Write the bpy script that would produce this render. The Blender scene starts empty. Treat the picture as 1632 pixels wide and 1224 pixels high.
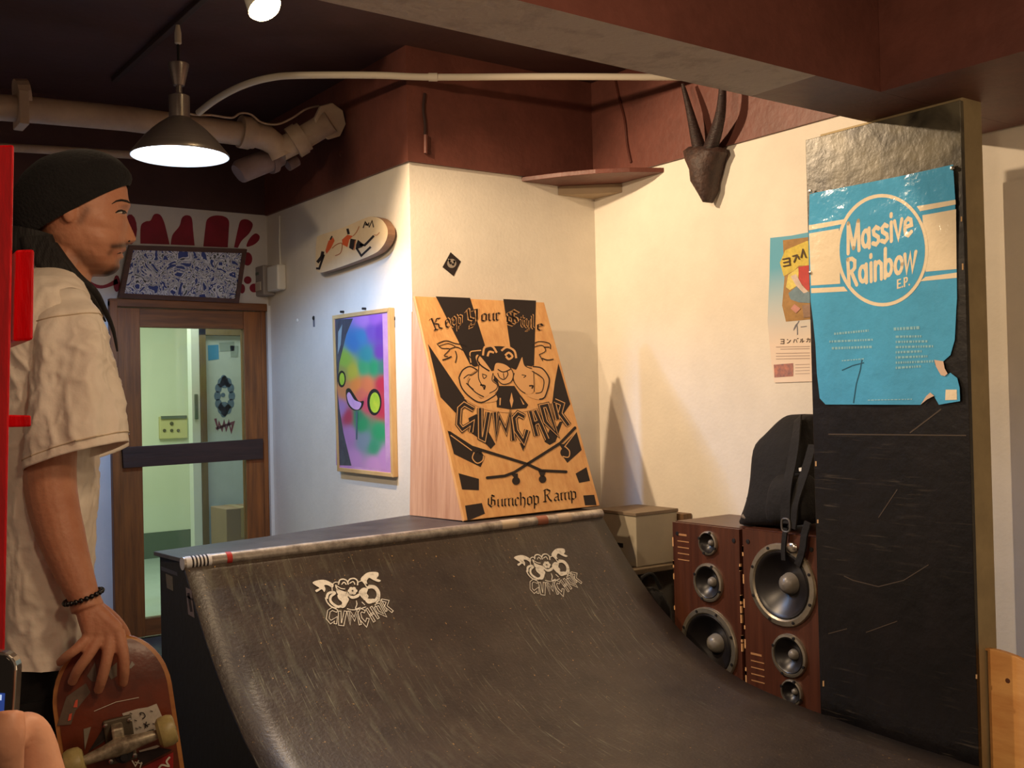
import bpy, bmesh, math, random
from mathutils import Vector, Matrix, noise
from mathutils.bvhtree import BVHTree

scene = bpy.context.scene
COL = scene.collection
random.seed(7)

# ---------------------------------------------------------------- camera
FOC = 1676.0                       # focal length in pixels of the 1632-wide frame
PITCH, ROLL, YAW = 0.012948, -0.0228926, 0.6285
EYE = Vector((0, 0, 1.25))
VD = Vector((math.sin(YAW)*math.cos(PITCH), math.cos(YAW)*math.cos(PITCH), math.sin(PITCH)))
_r = VD.cross(Vector((0, 0, 1))).normalized(); _u = _r.cross(VD)
RT = _r*math.cos(ROLL) + _u*math.sin(ROLL)
UP = -_r*math.sin(ROLL) + _u*math.cos(ROLL)
cam = bpy.data.cameras.new('camera'); cam_o = bpy.data.objects.new('camera', cam); COL.objects.link(cam_o)
cam.sensor_fit = 'HORIZONTAL'; cam.sensor_width = 36.0; cam.lens = FOC/1632*36.0
cam.clip_start = 0.05
m = Matrix((RT, UP, -VD)).transposed().to_4x4(); m.translation = EYE
cam_o.matrix_world = m
scene.camera = cam_o

# ---------------------------------------------------------------- world, exposure, lights
scene.view_settings.view_transform = 'Standard'; scene.view_settings.look = 'None'
scene.view_settings.gamma = 1.0; scene.view_settings.use_curve_mapping = False
scene.view_settings.exposure = 0.0
world = bpy.data.worlds.new('world'); scene.world = world; world.use_nodes = True
world.node_tree.nodes['Background'].inputs[0].default_value = (1.0, 0.70, 0.47, 1)
world.node_tree.nodes['Background'].inputs[1].default_value = 0.22

def lamp(name, kind, loc, energy, color, size=0.1, target=None, spot=None, blend=0.4, sy=None):
    l = bpy.data.lights.new(name, kind); l.energy = energy; l.color = color
    o = bpy.data.objects.new(name, l); COL.objects.link(o); o.location = loc
    if kind == 'AREA':
        l.size = size
        if sy: l.shape = 'RECTANGLE'; l.size_y = sy
    else: l.shadow_soft_size = size
    if kind == 'SPOT': l.spot_size = spot; l.spot_blend = blend
    if target is not None:
        o.rotation_euler = (Vector(target)-Vector(loc)).to_track_quat('-Z', 'Y').to_euler()
    return o
WARM = (1.0, 0.73, 0.46)
lamp('warm_ceiling_light_left', 'SPOT', (-0.1, 2.4, 2.55), 168, WARM, 0.05, (3.3, 3.35, 1.0), math.radians(84), 0.6)
lamp('warm_room_light', 'POINT', (0.95, 0.85, 2.10), 24, WARM, 0.10)
lamp('warm_near_light', 'POINT', (0.55, -0.1, 2.05), 26, WARM, 0.12)
lamp('beam_fill_light', 'POINT', (2.0, 0.35, 0.9), 11, WARM, 0.15)  # added fill from below to brighten the beam underside, no real fixture
lamp('warm_spot_bulb', 'SPOT', (1.60, 3.74, 2.68), 190, WARM, 0.03, (3.2, 2.75, 0.9), math.radians(116), 0.5)
lamp('cool_pendant_bulb', 'SPOT', (1.472, 4.345, 2.292), 195, (0.26, 0.52, 1.0), 0.05, (1.472, 4.345, 0), math.radians(153), 0.35)
lamp('corridor_light', 'AREA', (2.2, 7.3, 2.3), 34, (0.92, 1.0, 0.86), 1.2, (2.2, 7.3, 0))

# ---------------------------------------------------------------- pixel -> place helpers
def ray(x, y): return VD + RT*((x-816)/FOC) - UP*((y-612)/FOC)
def on(x, y, ax, val):
    d = ray(x, y); i = 'xyz'.index(ax); return EYE + d*((val-EYE[i])/d[i])
def hit(x, y, P, N):
    d = ray(x, y); return EYE + d*((Vector(P)-EYE).dot(N)/d.dot(N))
def dep(x, y, d): return EYE + ray(x, y)*d
def lin(c): return tuple(((v/255)/12.92 if v/255 <= 0.04045 else ((v/255+0.055)/1.055)**2.4) for v in c)

# ---------------------------------------------------------------- materials
def M(name, rgb, rough=0.6, metal=0.0, var=0.0, scale=8.0, bump=0.0, bscale=40.0, spec=0.5, stretch=None, rgb2=None, lo=0.35, hi=0.65):
    mt = bpy.data.materials.new(name); mt.use_nodes = True
    nt = mt.node_tree; b = nt.nodes['Principled BSDF']
    c = lin(rgb)
    b.inputs['Base Color'].default_value = (*c, 1); b.inputs['Roughness'].default_value = rough
    b.inputs['Metallic'].default_value = metal; b.inputs['Specular IOR Level'].default_value = spec
    tc = nt.nodes.new('ShaderNodeTexCoord'); src = tc.outputs['Object']
    if stretch:
        mp = nt.nodes.new('ShaderNodeMapping'); mp.inputs['Scale'].default_value = stretch
        nt.links.new(src, mp.inputs[0]); src = mp.outputs[0]
    if var or rgb2:
        n = nt.nodes.new('ShaderNodeTexNoise'); n.inputs['Scale'].default_value = scale; n.inputs['Detail'].default_value = 8
        n.inputs['Roughness'].default_value = 0.65
        nt.links.new(src, n.inputs[0])
        r = nt.nodes.new('ShaderNodeValToRGB'); r.color_ramp.elements[0].position = lo; r.color_ramp.elements[1].position = hi
        c2 = lin(rgb2) if rgb2 else tuple(v*(1-var) for v in c)
        r.color_ramp.elements[0].color = (*c2, 1); r.color_ramp.elements[1].color = (*c, 1)
        nt.links.new(n.outputs[0], r.inputs[0]); nt.links.new(r.outputs[0], b.inputs['Base Color'])
    if bump:
        n = nt.nodes.new('ShaderNodeTexNoise'); n.inputs['Scale'].default_value = bscale; n.inputs['Detail'].default_value = 5
        nt.links.new(src, n.inputs[0])
        bp = nt.nodes.new('ShaderNodeBump'); bp.inputs['Strength'].default_value = bump; bp.inputs['Distance'].default_value = 0.01
        nt.links.new(n.outputs[0], bp.inputs['Height']); nt.links.new(bp.outputs[0], b.inputs['Normal'])
    return mt
def emat(name, rgb, strength):
    mt = M(name, rgb); b = mt.node_tree.nodes['Principled BSDF']
    b.inputs['Emission Color'].default_value = (*lin(rgb), 1); b.inputs['Emission Strength'].default_value = strength
    return mt
def wood(name, a, b2, rough=0.55, stretch=(30, 30, 2.0), scale=1.6, bump=0.15):
    mt = M(name, a, rough, rgb2=b2, scale=scale, stretch=stretch, bump=bump, bscale=3.0, lo=0.3, hi=0.7)
    return mt

MT = {}
MT['wall'] = M('cream_wall_paint', (230, 223, 210), 0.75, var=0.10, scale=3, bump=0.10, bscale=60)
MT['wall_white'] = M('white_wall_paint', (226, 222, 218), 0.7, var=0.08, scale=4, bump=0.1, bscale=50)
MT['brown'] = M('maroon_brown_paint', (116, 68, 58), 0.5, var=0.30, scale=5, bump=0.25, bscale=30)
MT['brown_dark'] = M('dark_brown_ceiling_paint', (82, 52, 50), 0.65, var=0.25, scale=3, bump=0.2, bscale=25)
MT['beam_under'] = M('worn_pale_beam_paint', (206, 188, 174), 0.8, rgb2=(150, 126, 116), scale=9, lo=0.2, hi=0.5, bump=0.5, bscale=45)
MT['floor'] = M('dark_floor', (62, 60, 60), 0.6, var=0.3, scale=6)
MT['tile'] = M('grey_floor_tile', (74, 74, 76), 0.5, var=0.3, scale=5)
MT['door'] = wood('stained_door_wood', (160, 94, 38), (100, 58, 24), 0.5, (22, 22, 1.6))
MT['door_h'] = wood('stained_rail_wood', (150, 90, 40), (94, 56, 26), 0.5, (1.6, 22, 22))
MT['bar'] = wood('dark_door_bar_wood', (66, 42, 34), (40, 26, 22), 0.5, (1.8, 20, 20))
MT['corr'] = M('corridor_wall_paint', (224, 226, 200), 0.7, var=0.06, scale=2)
MT['corr_floor'] = M('corridor_floor', (190, 200, 190), 0.25, var=0.1, scale=3)
MT['skirt'] = M('grey_green_skirting', (96, 106, 92), 0.6)
MT['white'] = M('white_plastic', (225, 222, 212), 0.4)
MT['offwhite'] = M('offwhite_plastic', (208, 200, 184), 0.45)
MT['greyplastic'] = M('grey_plastic', (150, 142, 136), 0.5)
MT['black'] = M('black_matte', (20, 17, 18), 0.6, var=0.3, scale=20)
MT['ink'] = M('black_ink', (34, 24, 24), 0.7)
MT['tan_ink'] = M('bare_wood_line', (214, 164, 112), 0.6)
MT['steel'] = M('brushed_steel', (164, 154, 150), 0.34, 0.7, var=0.15, scale=3, stretch=(1, 1, 30))
MT['chrome'] = M('chrome_metal', (205, 198, 188), 0.22, 1.0, var=0.2, scale=30)
MT['pipe'] = M('cream_pipe_paint', (196, 172, 150), 0.5, var=0.25, scale=6, bump=0.15, bscale=20)
MT['pipe_cap'] = M('pale_pipe_cap', (216, 196, 172), 0.5, var=0.2, scale=8)
MT['frame_wood'] = wood('pale_frame_wood', (214, 180, 124), (190, 150, 98), 0.45, (20, 3, 3))
MT['red'] = M('glossy_red_paint', (232, 16, 28), 0.32, var=0.25, scale=7, bump=0.35, bscale=18, stretch=(6, 6, 1.2))
MT['graf'] = M('dark_red_spray_paint', (150, 18, 48), 0.6, var=0.3, scale=10)
MT['glass'] = bpy.data.materials.new('clear_glass'); MT['glass'].use_nodes = True
_nt = MT['glass'].node_tree; _nt.nodes.clear()
_o = _nt.nodes.new('ShaderNodeOutputMaterial'); _mx = _nt.nodes.new('ShaderNodeMixShader'); _t = _nt.nodes.new('ShaderNodeBsdfTransparent')
_g = _nt.nodes.new('ShaderNodeBsdfGlossy'); _f = _nt.nodes.new('ShaderNodeFresnel'); _f.inputs[0].default_value = 1.35
_t.inputs[0].default_value = (0.86, 0.93, 0.90, 1); _g.inputs['Roughness'].default_value = 0.05
_nt.links.new(_f.outputs[0], _mx.inputs[0]); _nt.links.new(_t.outputs[0], _mx.inputs[1]); _nt.links.new(_g.outputs[0], _mx.inputs[2]); _nt.links.new(_mx.outputs[0], _o.inputs[0])

# ---------------------------------------------------------------- mesh builder
def perp(a):
    a = Vector(a).normalized(); t = Vector((0, 0, 1)) if abs(a.z) < 0.9 else Vector((1, 0, 0))
    u = a.cross(t).normalized(); return u, a.cross(u).normalized()
class MB:
    def __init__(s): s.v = []; s.f = []; s.mi = []
    def add(s, vs, fs, mi=0):
        o = len(s.v); s.v += [Vector(p) for p in vs]; s.f += [tuple(i+o for i in f) for f in fs]; s.mi += [mi]*len(fs); return s
    def box(s, x0, x1, y0, y1, z0, z1, mi=0, mib=None):
        vs = [(x0,y0,z0),(x1,y0,z0),(x1,y1,z0),(x0,y1,z0),(x0,y0,z1),(x1,y0,z1),(x1,y1,z1),(x0,y1,z1)]
        s.add(vs, [(4,5,6,7),(0,1,5,4),(1,2,6,5),(2,3,7,6),(3,0,4,7)], mi); o = len(s.v)-8
        s.f.append((o+3,o+2,o+1,o)); s.mi.append(mi if mib is None else mib); return s
    def obox(s, c, a, b, d, mi=0):                       # centre and three half-extent vectors
        c, a, b, d = map(Vector, (c, a, b, d))
        vs = [c+a*i+b*j+d*k for k in (-1,1) for i, j in ((-1,-1),(1,-1),(1,1),(-1,1))]
        return s.add(vs, [(3,2,1,0),(4,5,6,7),(0,1,5,4),(1,2,6,5),(2,3,7,6),(3,0,4,7)], mi)
    def prism(s, pts, ext, mi=0):
        n = len(pts); e = Vector(ext); pts = [Vector(p) for p in pts]
        return s.add(pts+[p+e for p in pts], [tuple(range(n))[::-1], tuple(range(n, 2*n))]+[(i,(i+1)%n,(i+1)%n+n,i+n) for i in range(n)], mi)
    def poly(s, pts, mi=0): return s.add(pts, [tuple(range(len(pts)))], mi)
    def loft(s, rings, cap=True, mi=0, closed=True):
        n = len(rings[0]); vs = [p for r in rings for p in r]; fs = []
        for k in range(len(rings)-1):
            for i in range(n if closed else n-1):
                j = (i+1) % n; fs.append((k*n+i, k*n+j, (k+1)*n+j, (k+1)*n+i))
        if cap and closed: fs += [tuple(range(n))[::-1], tuple(range((len(rings)-1)*n, len(rings)*n))]
        return s.add(vs, fs, mi)
    def tube(s, path, r, n=12, cap=True, mi=0, flat=1.0):
        path = [Vector(p) for p in path]; rr = r if isinstance(r, (list, tuple)) else [r]*len(path)
        d0 = (path[1]-path[0]).normalized(); u, w = perp(d0); rings = []
        for i, p in enumerate(path):
            d = (path[min(i+1, len(path)-1)]-path[max(i-1, 0)]).normalized()
            u = (u-d*u.dot(d)).normalized(); w = d.cross(u)
            rings.append([p+u*(math.cos(t)*rr[i])+w*(math.sin(t)*rr[i]*flat) for t in [2*math.pi*k/n for k in range(n)]])
        return s.loft(rings, cap, mi)
    def lathe(s, o, ax, prof, n=24, cap=False, mi=0):
        o = Vector(o); ax = Vector(ax).normalized(); u, w = perp(ax)
        rings = [[o+ax*h+u*(math.cos(t)*r)+w*(math.sin(t)*r) for t in [2*math.pi*k/n for k in range(n)]] for r, h in prof]
        return s.loft(rings, cap, mi)
    def sphere(s, c, r, n=16, m2=10, mi=0, sc=(1,1,1)):
        c = Vector(c); rings = []
        for i in range(m2+1):
            p = math.pi*(i/m2*0.98+0.01); rings.append([c+Vector((math.sin(p)*math.cos(t)*r*sc[0], math.sin(p)*math.sin(t)*r*sc[1], -math.cos(p)*r*sc[2])) for t in [2*math.pi*k/n for k in range(n)]])
        return s.loft(rings, True, mi)
    def build(s, name, mats, parent=None, smooth=False, bevel=0, seg=2, sharp=None):
        me = bpy.data.meshes.new(name); me.from_pydata([tuple(p) for p in s.v], [], s.f)
        for q in (mats if isinstance(mats, (list, tuple)) else [mats]): me.materials.append(q)
        for p, i in zip(me.polygons, s.mi): p.material_index = i
        bm = bmesh.new(); bm.from_mesh(me); bmesh.ops.recalc_face_normals(bm, faces=bm.faces); bm.to_mesh(me); bm.free()
        if smooth:
            for p in me.polygons: p.use_smooth = True
            me.set_sharp_from_angle(angle=math.radians(sharp or 40))
        o = bpy.data.objects.new(name, me); COL.objects.link(o)
        if parent is not None: o.parent = parent; o.matrix_parent_inverse = parent.matrix_basis.inverted()
        if bevel:
            b = o.modifiers.new('bevel', 'BEVEL'); b.width = bevel; b.segments = seg; b.limit_method = 'ANGLE'
        return o
def tag(o, label, cat, group=None, kind=None):
    o['label'] = label; o['category'] = cat
    if group: o['group'] = group
    if kind: o['kind'] = kind
    return o
def thing(name, label, cat, loc, group=None, kind=None):
    o = bpy.data.objects.new(name, None); COL.objects.link(o); o.location = loc; o.empty_display_size = 0.1
    return tag(o, label, cat, group, kind)
def part(o, label): o['label'] = label; return o

# ---------------------------------------------------------------- flat print helpers (2D shapes in the plane of a real surface)
def catmull(pts, n=6, closed=False):
    P = [Vector(p).to_2d() if len(p) == 2 else Vector(p) for p in pts]; out = []; L = len(P)
    for i in range(L if closed else L-1):
        p0 = P[(i-1) % L] if closed or i > 0 else P[0]; p1 = P[i]; p2 = P[(i+1) % L]
        p3 = P[(i+2) % L] if closed or i+2 < L else P[-1]
        for k in range(n):
            t = k/n; out.append(0.5*((2*p1)+(p2-p0)*t+(2*p0-5*p1+4*p2-p3)*t*t+(3*p1-p0-3*p2+p3)*t**3))
    if not closed: out.append(P[-1])
    return out
def stroke(pts, w, closed=False, capped=False):
    P = [Vector(p) for p in pts]
    if closed: P = P+[P[0]]
    out = []; L = len(P); nrm = []
    for i in range(L):
        a = P[i-1] if i > 0 else (P[L-2] if closed else None); b = P[i+1] if i < L-1 else (P[1] if closed else None)
        d1 = (P[i]-a).normalized() if a is not None else None; d2 = (b-P[i]).normalized() if b is not None else None
        d = (d1+d2) if d1 is not None and d2 is not None else (d1 if d1 is not None else d2)
        d = d.normalized() if d.length > 1e-6 else (d1 if d1 is not None else d2)
        k = 1.0
        if d1 is not None: k = 1/max(0.5, abs(d.dot(d1)))
        nrm.append(Vector((-d.y, d.x))*k)
    for i in range(L-1):
        out.append([P[i]+nrm[i]*w/2, P[i+1]+nrm[i+1]*w/2, P[i+1]-nrm[i+1]*w/2, P[i]-nrm[i]*w/2])
    if capped:
        for p in (P[0], P[-1]): out.append(disc(p, w/2, 10))
    return out
def disc(c, r, n=20, ry=None): return [Vector((c[0]+math.cos(2*math.pi*k/n)*r, c[1]+math.sin(2*math.pi*k/n)*(ry or r))) for k in range(n)]
def nib(pts, w, ang=0.75):
    n = Vector((math.cos(ang), math.sin(ang)))*w/2; P = [Vector(p) for p in pts]
    e = Vector((-n.y, n.x))*0.22
    out = [[P[i]-n, P[i]+n, P[i+1]+n, P[i+1]-n] for i in range(len(P)-1)]
    out += [[P[i]-n-e, P[i]+n-e, P[i+1]+n+e, P[i+1]-n+e] for i in range(len(P)-1)]
    return out
def cp(ox, oy, s, pts): return [(ox+x/s, oy+y/s) for x, y in pts]
def decal(name, polys, fn, mat, parent, off=0.001, mi=None):
    mb = MB()
    for p in polys: mb.poly([fn(q[0], q[1], off) for q in p])
    me = bpy.data.meshes.new(name); me.from_pydata([tuple(p) for p in mb.v], [], mb.f); me.materials.append(mat)
    o = bpy.data.objects.new(name, me); COL.objects.link(o); o.parent = parent
    if parent is not None: o.matrix_parent_inverse = parent.matrix_basis.inverted()
    return o
def plane_fn(P, N):
    P = Vector(P); N = Vector(N).normalized()
    return lambda x, y, off=0.0: hit(x, y, P+N*off, N)

def inset(q, w):
    n = len(q); return [q[i]+(q[(i+1) % n]-q[i]).normalized()*w+(q[i-1]-q[i]).normalized()*w for i in range(n)]

# ================================================================= THE ROOM
XL, YD, YM, XR = 2.461, 5.784, 4.148, 3.570
WT, CEIL = 2.345, 2.87
DX0, DX1, DTOP = 1.555, 2.437, 1.815     # door opening with its frame
S = 'structure'
fl = tag(MB().box(-2.6, 3.9, -2.2, YD+0.02, -0.08, -0.004).build('floor', MT['floor']), 'dark grey tiled floor of the room', 'floor', kind=S)
tile_me = None
for ix in range(5):
    for iy in range(7):
        x0, y0 = 0.25+ix*0.45, 2.62+iy*0.45
        if tile_me is None:
            t = MB().box(0.004, 0.446, 0.004, 0.446, -0.004, 0.0).build('tile', MT['tile'], fl); tile_me = t.data
        else:
            t = bpy.data.objects.new('tile', tile_me); COL.objects.link(t); t.parent = fl
        t.location = (x0, y0, 0)
tag(MB().box(-2.6, 3.9, -2.2, YD+0.1, CEIL, CEIL+0.1).build('ceiling', MT['brown_dark']), 'dark brown painted ceiling', 'ceiling', kind=S)
wb = MB().box(-2.6, DX0, YD, YD+0.1, 0, WT).box(DX0, DX1, YD, YD+0.1, DTOP, WT).box(DX1, XL+0.1, YD, YD+0.1, 0, WT)
tag(wb.build('wall_back', MT['wall_white']), 'white back wall with dark red spray paint above the door', 'wall', kind=S)
tag(MB().box(XL, XL+0.12, YM+0.1, YD, 0, WT).build('wall_side', MT['wall']), 'pale wall with the framed painting and deck, lit bluish', 'wall', kind=S)
tag(MB().box(XL, XR+0.1, YM, YM+0.1, 0, WT).build('wall_alcove', MT['wall']), 'narrow cream wall behind the wooden launch ramp', 'wall', kind=S)
tag(MB().box(XR, XR+0.1, -2.2, YM, 0, WT+0.01).build('wall_right', MT['wall']), 'long cream wall behind the loudspeakers and the horned skull', 'wall', kind=S)
# brown band above the walls
o = tag(MB().box(-2.6, XL, YD-0.015, YD+0.1, WT, CEIL).build('trim_1', MT['brown_dark']), 'dark brown band above the back wall', 'trim', kind=S)
o = tag(MB().box(XL-0.015, XL+0.12, YM-0.015, YD-0.015, WT-0.005, CEIL).build('trim_2', MT['brown']), 'maroon brown band above the bluish side wall', 'trim', kind=S)
o = tag(MB().box(XL+0.12, XR-0.015, YM-0.015, YM+0.1, WT-0.005, CEIL).build('trim_3', MT['brown']), 'maroon brown band above the narrow alcove wall', 'trim', kind=S)
o = tag(MB().box(XR-0.015, XR+0.1, -2.2, YM+0.1, WT+0.01, CEIL).build('trim_4', MT['brown']), 'maroon brown band above the long cream wall', 'trim', kind=S)
# beams and pillar
ZB = 2.147
bb = MB().box(-2.6, 2.47, 1.893, 2.133, ZB, CEIL, 0, 1).box(2.47, XR-0.02, 1.893, 2.133, ZB, CEIL, 0, 0)
tag(bb.build('ceiling_beam', [MT['brown'], MT['beam_under']]), 'deep brown ceiling beam with a pale worn underside', 'beam', kind=S)
tag(MB().box(2.775, XR-0.02, 1.25, 1.892, ZB, CEIL).build('ceiling_beam', MT['brown']), 'short brown cross beam above the poster pillar', 'beam', kind=S)
tag(MB().box(3.05, 3.155, 1.792, 2.325, 0, ZB).build('pillar', M('pillar_paint', (176, 156, 116), 0.7, var=0.2, scale=9)), 'square painted pillar behind the black board', 'pillar', kind=S)

# ================================================================= THE DOOR
dr = thing('door_1', 'wooden glazed door with a slanted dark bar across the glass', 'door', ((DX0+DX1)/2, YD, 0), kind=S)
yf = YD-0.02
def dq(x0, x1, z0, z1, name, mat, y0=yf, y1=yf+0.06, parent=dr, bev=0.003): return MB().box(x0, x1, y0, y1, z0, z1).build(name, mat, parent, bevel=bev)
gx0 = on(223, 600, 'y', YD).x; gx1 = on(388, 600, 'y', YD).x; sx0 = on(187, 600, 'y', YD).x; ox1 = on(421, 600, 'y', YD).x
gz1 = on(300, 523, 'y', YD).z; gz0 = on(235, 985, 'y', YD).z; rz = on(300, 494, 'y', YD).z
dq(DX0, sx0-0.004, 0, DTOP, 'door_jamb', MT['door'], yf-0.02); dq(ox1-0.02, DX1, 0, DTOP, 'door_jamb', MT['door'], yf+0.005)
dq(DX0, DX1, rz+0.004, DTOP+0.01, 'door_head', MT['door_h'], yf-0.018)
dq(sx0, gx0, 0.01, rz, 'door_stile', MT['door']); dq(gx1, ox1-0.022, 0.01, rz, 'door_stile', MT['door'])
dq(gx0, gx1, gz1, rz, 'door_rail', MT['door_h'], yf+0.004); dq(gx0, gx1, 0.01, gz0, 'door_rail', MT['door_h'], yf+0.004)
part(dq(gx0, gx1, gz0, gz1, 'glass_pane', MT['glass'], yf+0.026, yf+0.032, bev=0), 'clear greenish glass')
q = [on(x, y, 'y', yf-0.002) for x, y in ((193, 713), (417, 699), (417, 731), (195, 746))]
part(MB().prism(q, (0, -0.022, 0)).build('door_bar', MT['bar'], dr, bevel=0.002), 'dark brown slanted plank')
part(MB().box(2.44, XL-0.001, yf-0.012, YD, 0, DTOP).build('door_trim', MT['white'], dr), 'white strip beside the door')
# corridor beyond
YC = 8.75
tag(MB().box(0.4, 4.2, YD+0.02, YC+0.1, -0.08, 0).build('floor_corridor', MT['corr_floor']), 'pale corridor floor seen through the door glass', 'floor', kind=S)
tag(MB().box(0.4, 4.2, YC, YC+0.1, 0, 2.5).build('wall_corridor', MT['corr']), 'yellow green corridor wall seen through the door glass', 'wall', kind=S)
tag(MB().box(0.4, 4.2, YD+0.1, YC+0.1, 2.5, 2.6).build('ceiling_corridor', MT['white']), 'white corridor ceiling beyond the door', 'ceiling', kind=S)
tag(MB().box(0.4, 4.2, YC-0.012, YC, 0, 0.21).build('baseboard_corridor', MT['skirt']), 'grey green skirting of the corridor wall', 'baseboard', kind=S)
tag(MB().box(1.0, 1.1, YD+0.1, YC, 0, 2.5).build('wall_corridor_left', MT['corr']), 'left wall of the corridor beyond the door', 'wall', kind=S)
tag(MB().box(4.1, 4.2, YD+0.1, YC, 0, 2.5).build('wall_corridor_right', MT['corr']), 'right wall of the corridor beyond the door', 'wall', kind=S)
p0 = on(253, 664, 'y', YC-0.01); p1 = on(298, 698, 'y', YC-0.01)
ic = thing('wall_panel', 'cream switch panel on the corridor wall behind the glass', 'switch panel', (p0.x, YC, p1.z))
MB().box(p0.x, p1.x, YC-0.035, YC, p1.z, p0.z).build('housing', M('cream_panel', (206, 196, 138), 0.5), ic, bevel=0.006)
for bx, by, br in ((262, 686, .012), (273.5, 686, .012), (284, 686, .012), (273.5, 675, .014)):
    c = on(bx, by, 'y', YC-0.035); MB().lathe(c, (0, -1, 0), [(0.0005, .01), (br, .01), (br*1.1, 0)], 14).build('button', M('panel_button', (84, 84, 60)), ic)
part(MB().box(p0.x+.01, p1.x-.01, YC-0.05, YC-0.03, p0.z-.02, p0.z+.004).build('lid', MT['skirt'], ic), 'dark upper lip')
# second door in the corridor, standing open with stickers
YQ = 7.3
pa = on(326, 535, 'y', YQ); pb = on(420, 900, 'y', YQ)
d2 = thing('door_2', 'pale corridor door with blue flower emblem seen through the glass', 'door', (pa.x, YQ, 0), kind=S)
MB().box(pa.x, pb.x, YQ, YQ+0.04, 0.01, pa.z).build('door_leaf', M('pale_door_paint', (200, 205, 205), 0.5, var=0.1), d2)
ja = on(316, 535, 'y', YQ)
part(MB().box(ja.x, pa.x-.003, YQ-0.03, YQ+0.06, 0, pa.z+0.09).build('door_jamb', wood('corridor_jamb_wood', (128, 104, 70), (104, 82, 56)), d2), 'brown wooden jamb')
MB().box(ja.x, pb.x, YQ-0.03, YQ+0.06, pa.z+.004, pa.z+0.09).build('door_head', bpy.data.materials['corridor_jamb_wood'], d2)
MB().box(ja.x-.06, ja.x-.003, YQ-0.02, YQ+0.06, 0, pa.z+0.2).build('door_trim', MT['white'], d2)
MB().box(ja.x-.045, ja.x-.02, YQ-0.03, YQ-0.02, on(313, 668, 'y', YQ).z, on(313, 628, 'y', YQ).z).build('door_handle', MT['skirt'], d2, bevel=.004)
fn = plane_fn((0, YQ, 0), (0, -1, 0))
C8 = lambda pts: cp(300, 520, 6.12, pts)
decal('sticker', [C8([(190, 185), (295, 180), (300, 320), (195, 335)])], fn, M('blue_sticker', (70, 140, 190)), d2)
em = []
for k in range(12):
    a = k*math.pi/6; em.append(disc((355+70*math.cos(a), 680+150*math.sin(a)), 34, 10, 48))
for x, y, r in ((345, 500, 26), (345, 860, 30), (355, 560, 45), (350, 790, 55)): em.append(disc((x, y), r, 10))
decal('emblem', [C8(p) for p in em], fn, M('blue_grey_emblem', (92, 112, 140)), d2)
decal('emblem_eye', [C8(disc((340, 670), 22, 10))], fn, bpy.data.materials['blue_grey_emblem'], d2, 0.002)
rw = stroke([(265, 900), (290, 1000), (300, 940), (330, 1010), (350, 930), (370, 1010), (395, 930), (420, 1030), (440, 940), (270, 1000)], 26)
decal('lettering', [C8(p) for p in rw], fn, M('dull_red_lettering', (120, 58, 84)), d2)
for pts in ([(300, 160), (450, 150), (450, 240), (310, 245)], [(410, 190), (490, 190), (485, 300), (415, 300)]):
    decal('sticker', [C8(pts)], fn, M('grey_sticker', (150, 158, 156)), d2, .0015)
cb = on(352, 810, 'y', 7.0); ce = on(392, 760, 'y', 7.0)
cbx = thing('cardboard_box', 'tall brown cardboard box beyond the lower door glass', 'box', (cb.x, 7.0, 0))
MB().box(cb.x, ce.x+.1, 6.9, 7.2, 0, cb.z).build('carton', M('cardboard', (150, 120, 96), .8, var=.1), cbx, bevel=.004)
MB().box(cb.x+.1, cb.x+.16, 6.895, 7.2, cb.z-.2, cb.z+.002).build('packing_tape', M('packing_tape', (170, 140, 100), .3), cbx)

# ================================================================= SPRAY PAINT ABOVE THE DOOR
gr = thing('graffiti', 'dark red sprayed finger shapes and dots above the door', 'graffiti', (2.0, YD-.002, 2.0))
fn = plane_fn((0, YD, 0), (0, -1, 0)); CG = lambda pts: cp(180, 330, 6.528, pts)
G = [catmull([(285, 380), (290, 200), (340, 150), (390, 140), (430, 75), (490, 80), (530, 150), (560, 260), (590, 390)], 5),
     catmull([(600, 390), (620, 290), (690, 200), (720, 110), (770, 85), (820, 115), (835, 250), (850, 400)], 5),
     catmull([(940, 410), (960, 230), (980, 130), (1050, 90), (1150, 95), (1205, 140), (1205, 250), (1195, 420)], 5),
     catmull([(1260, 420), (1300, 230), (1330, 140), (1400, 130), (1455, 180), (1420, 270), (1340, 350), (1300, 425)], 5),
     catmull([(1390, 410), (1420, 330), (1480, 275), (1525, 300), (1515, 350), (1460, 395)], 5, True),
     disc((1402, 760), 40), disc((1467, 842), 46), disc((1400, 540), 50, 18, 70), disc((1345, 850), 30, 14, 50)]
for g in G: decal('sprayed_mark', [CG(g)], fn, MT['graf'], gr, .0015)
C4 = lambda pts: cp(0, 220, 3.709, pts)
for g in (catmull([(690, 830), (610, 870), (540, 850), (500, 800), (520, 860), (600, 890), (700, 860)], 4), disc((770, 540), 40, 14, 90), disc((690, 860), 20, 12, 50)):
    decal('sprayed_mark', [C4(g)], fn, MT['graf'], gr, .0018)

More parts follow.
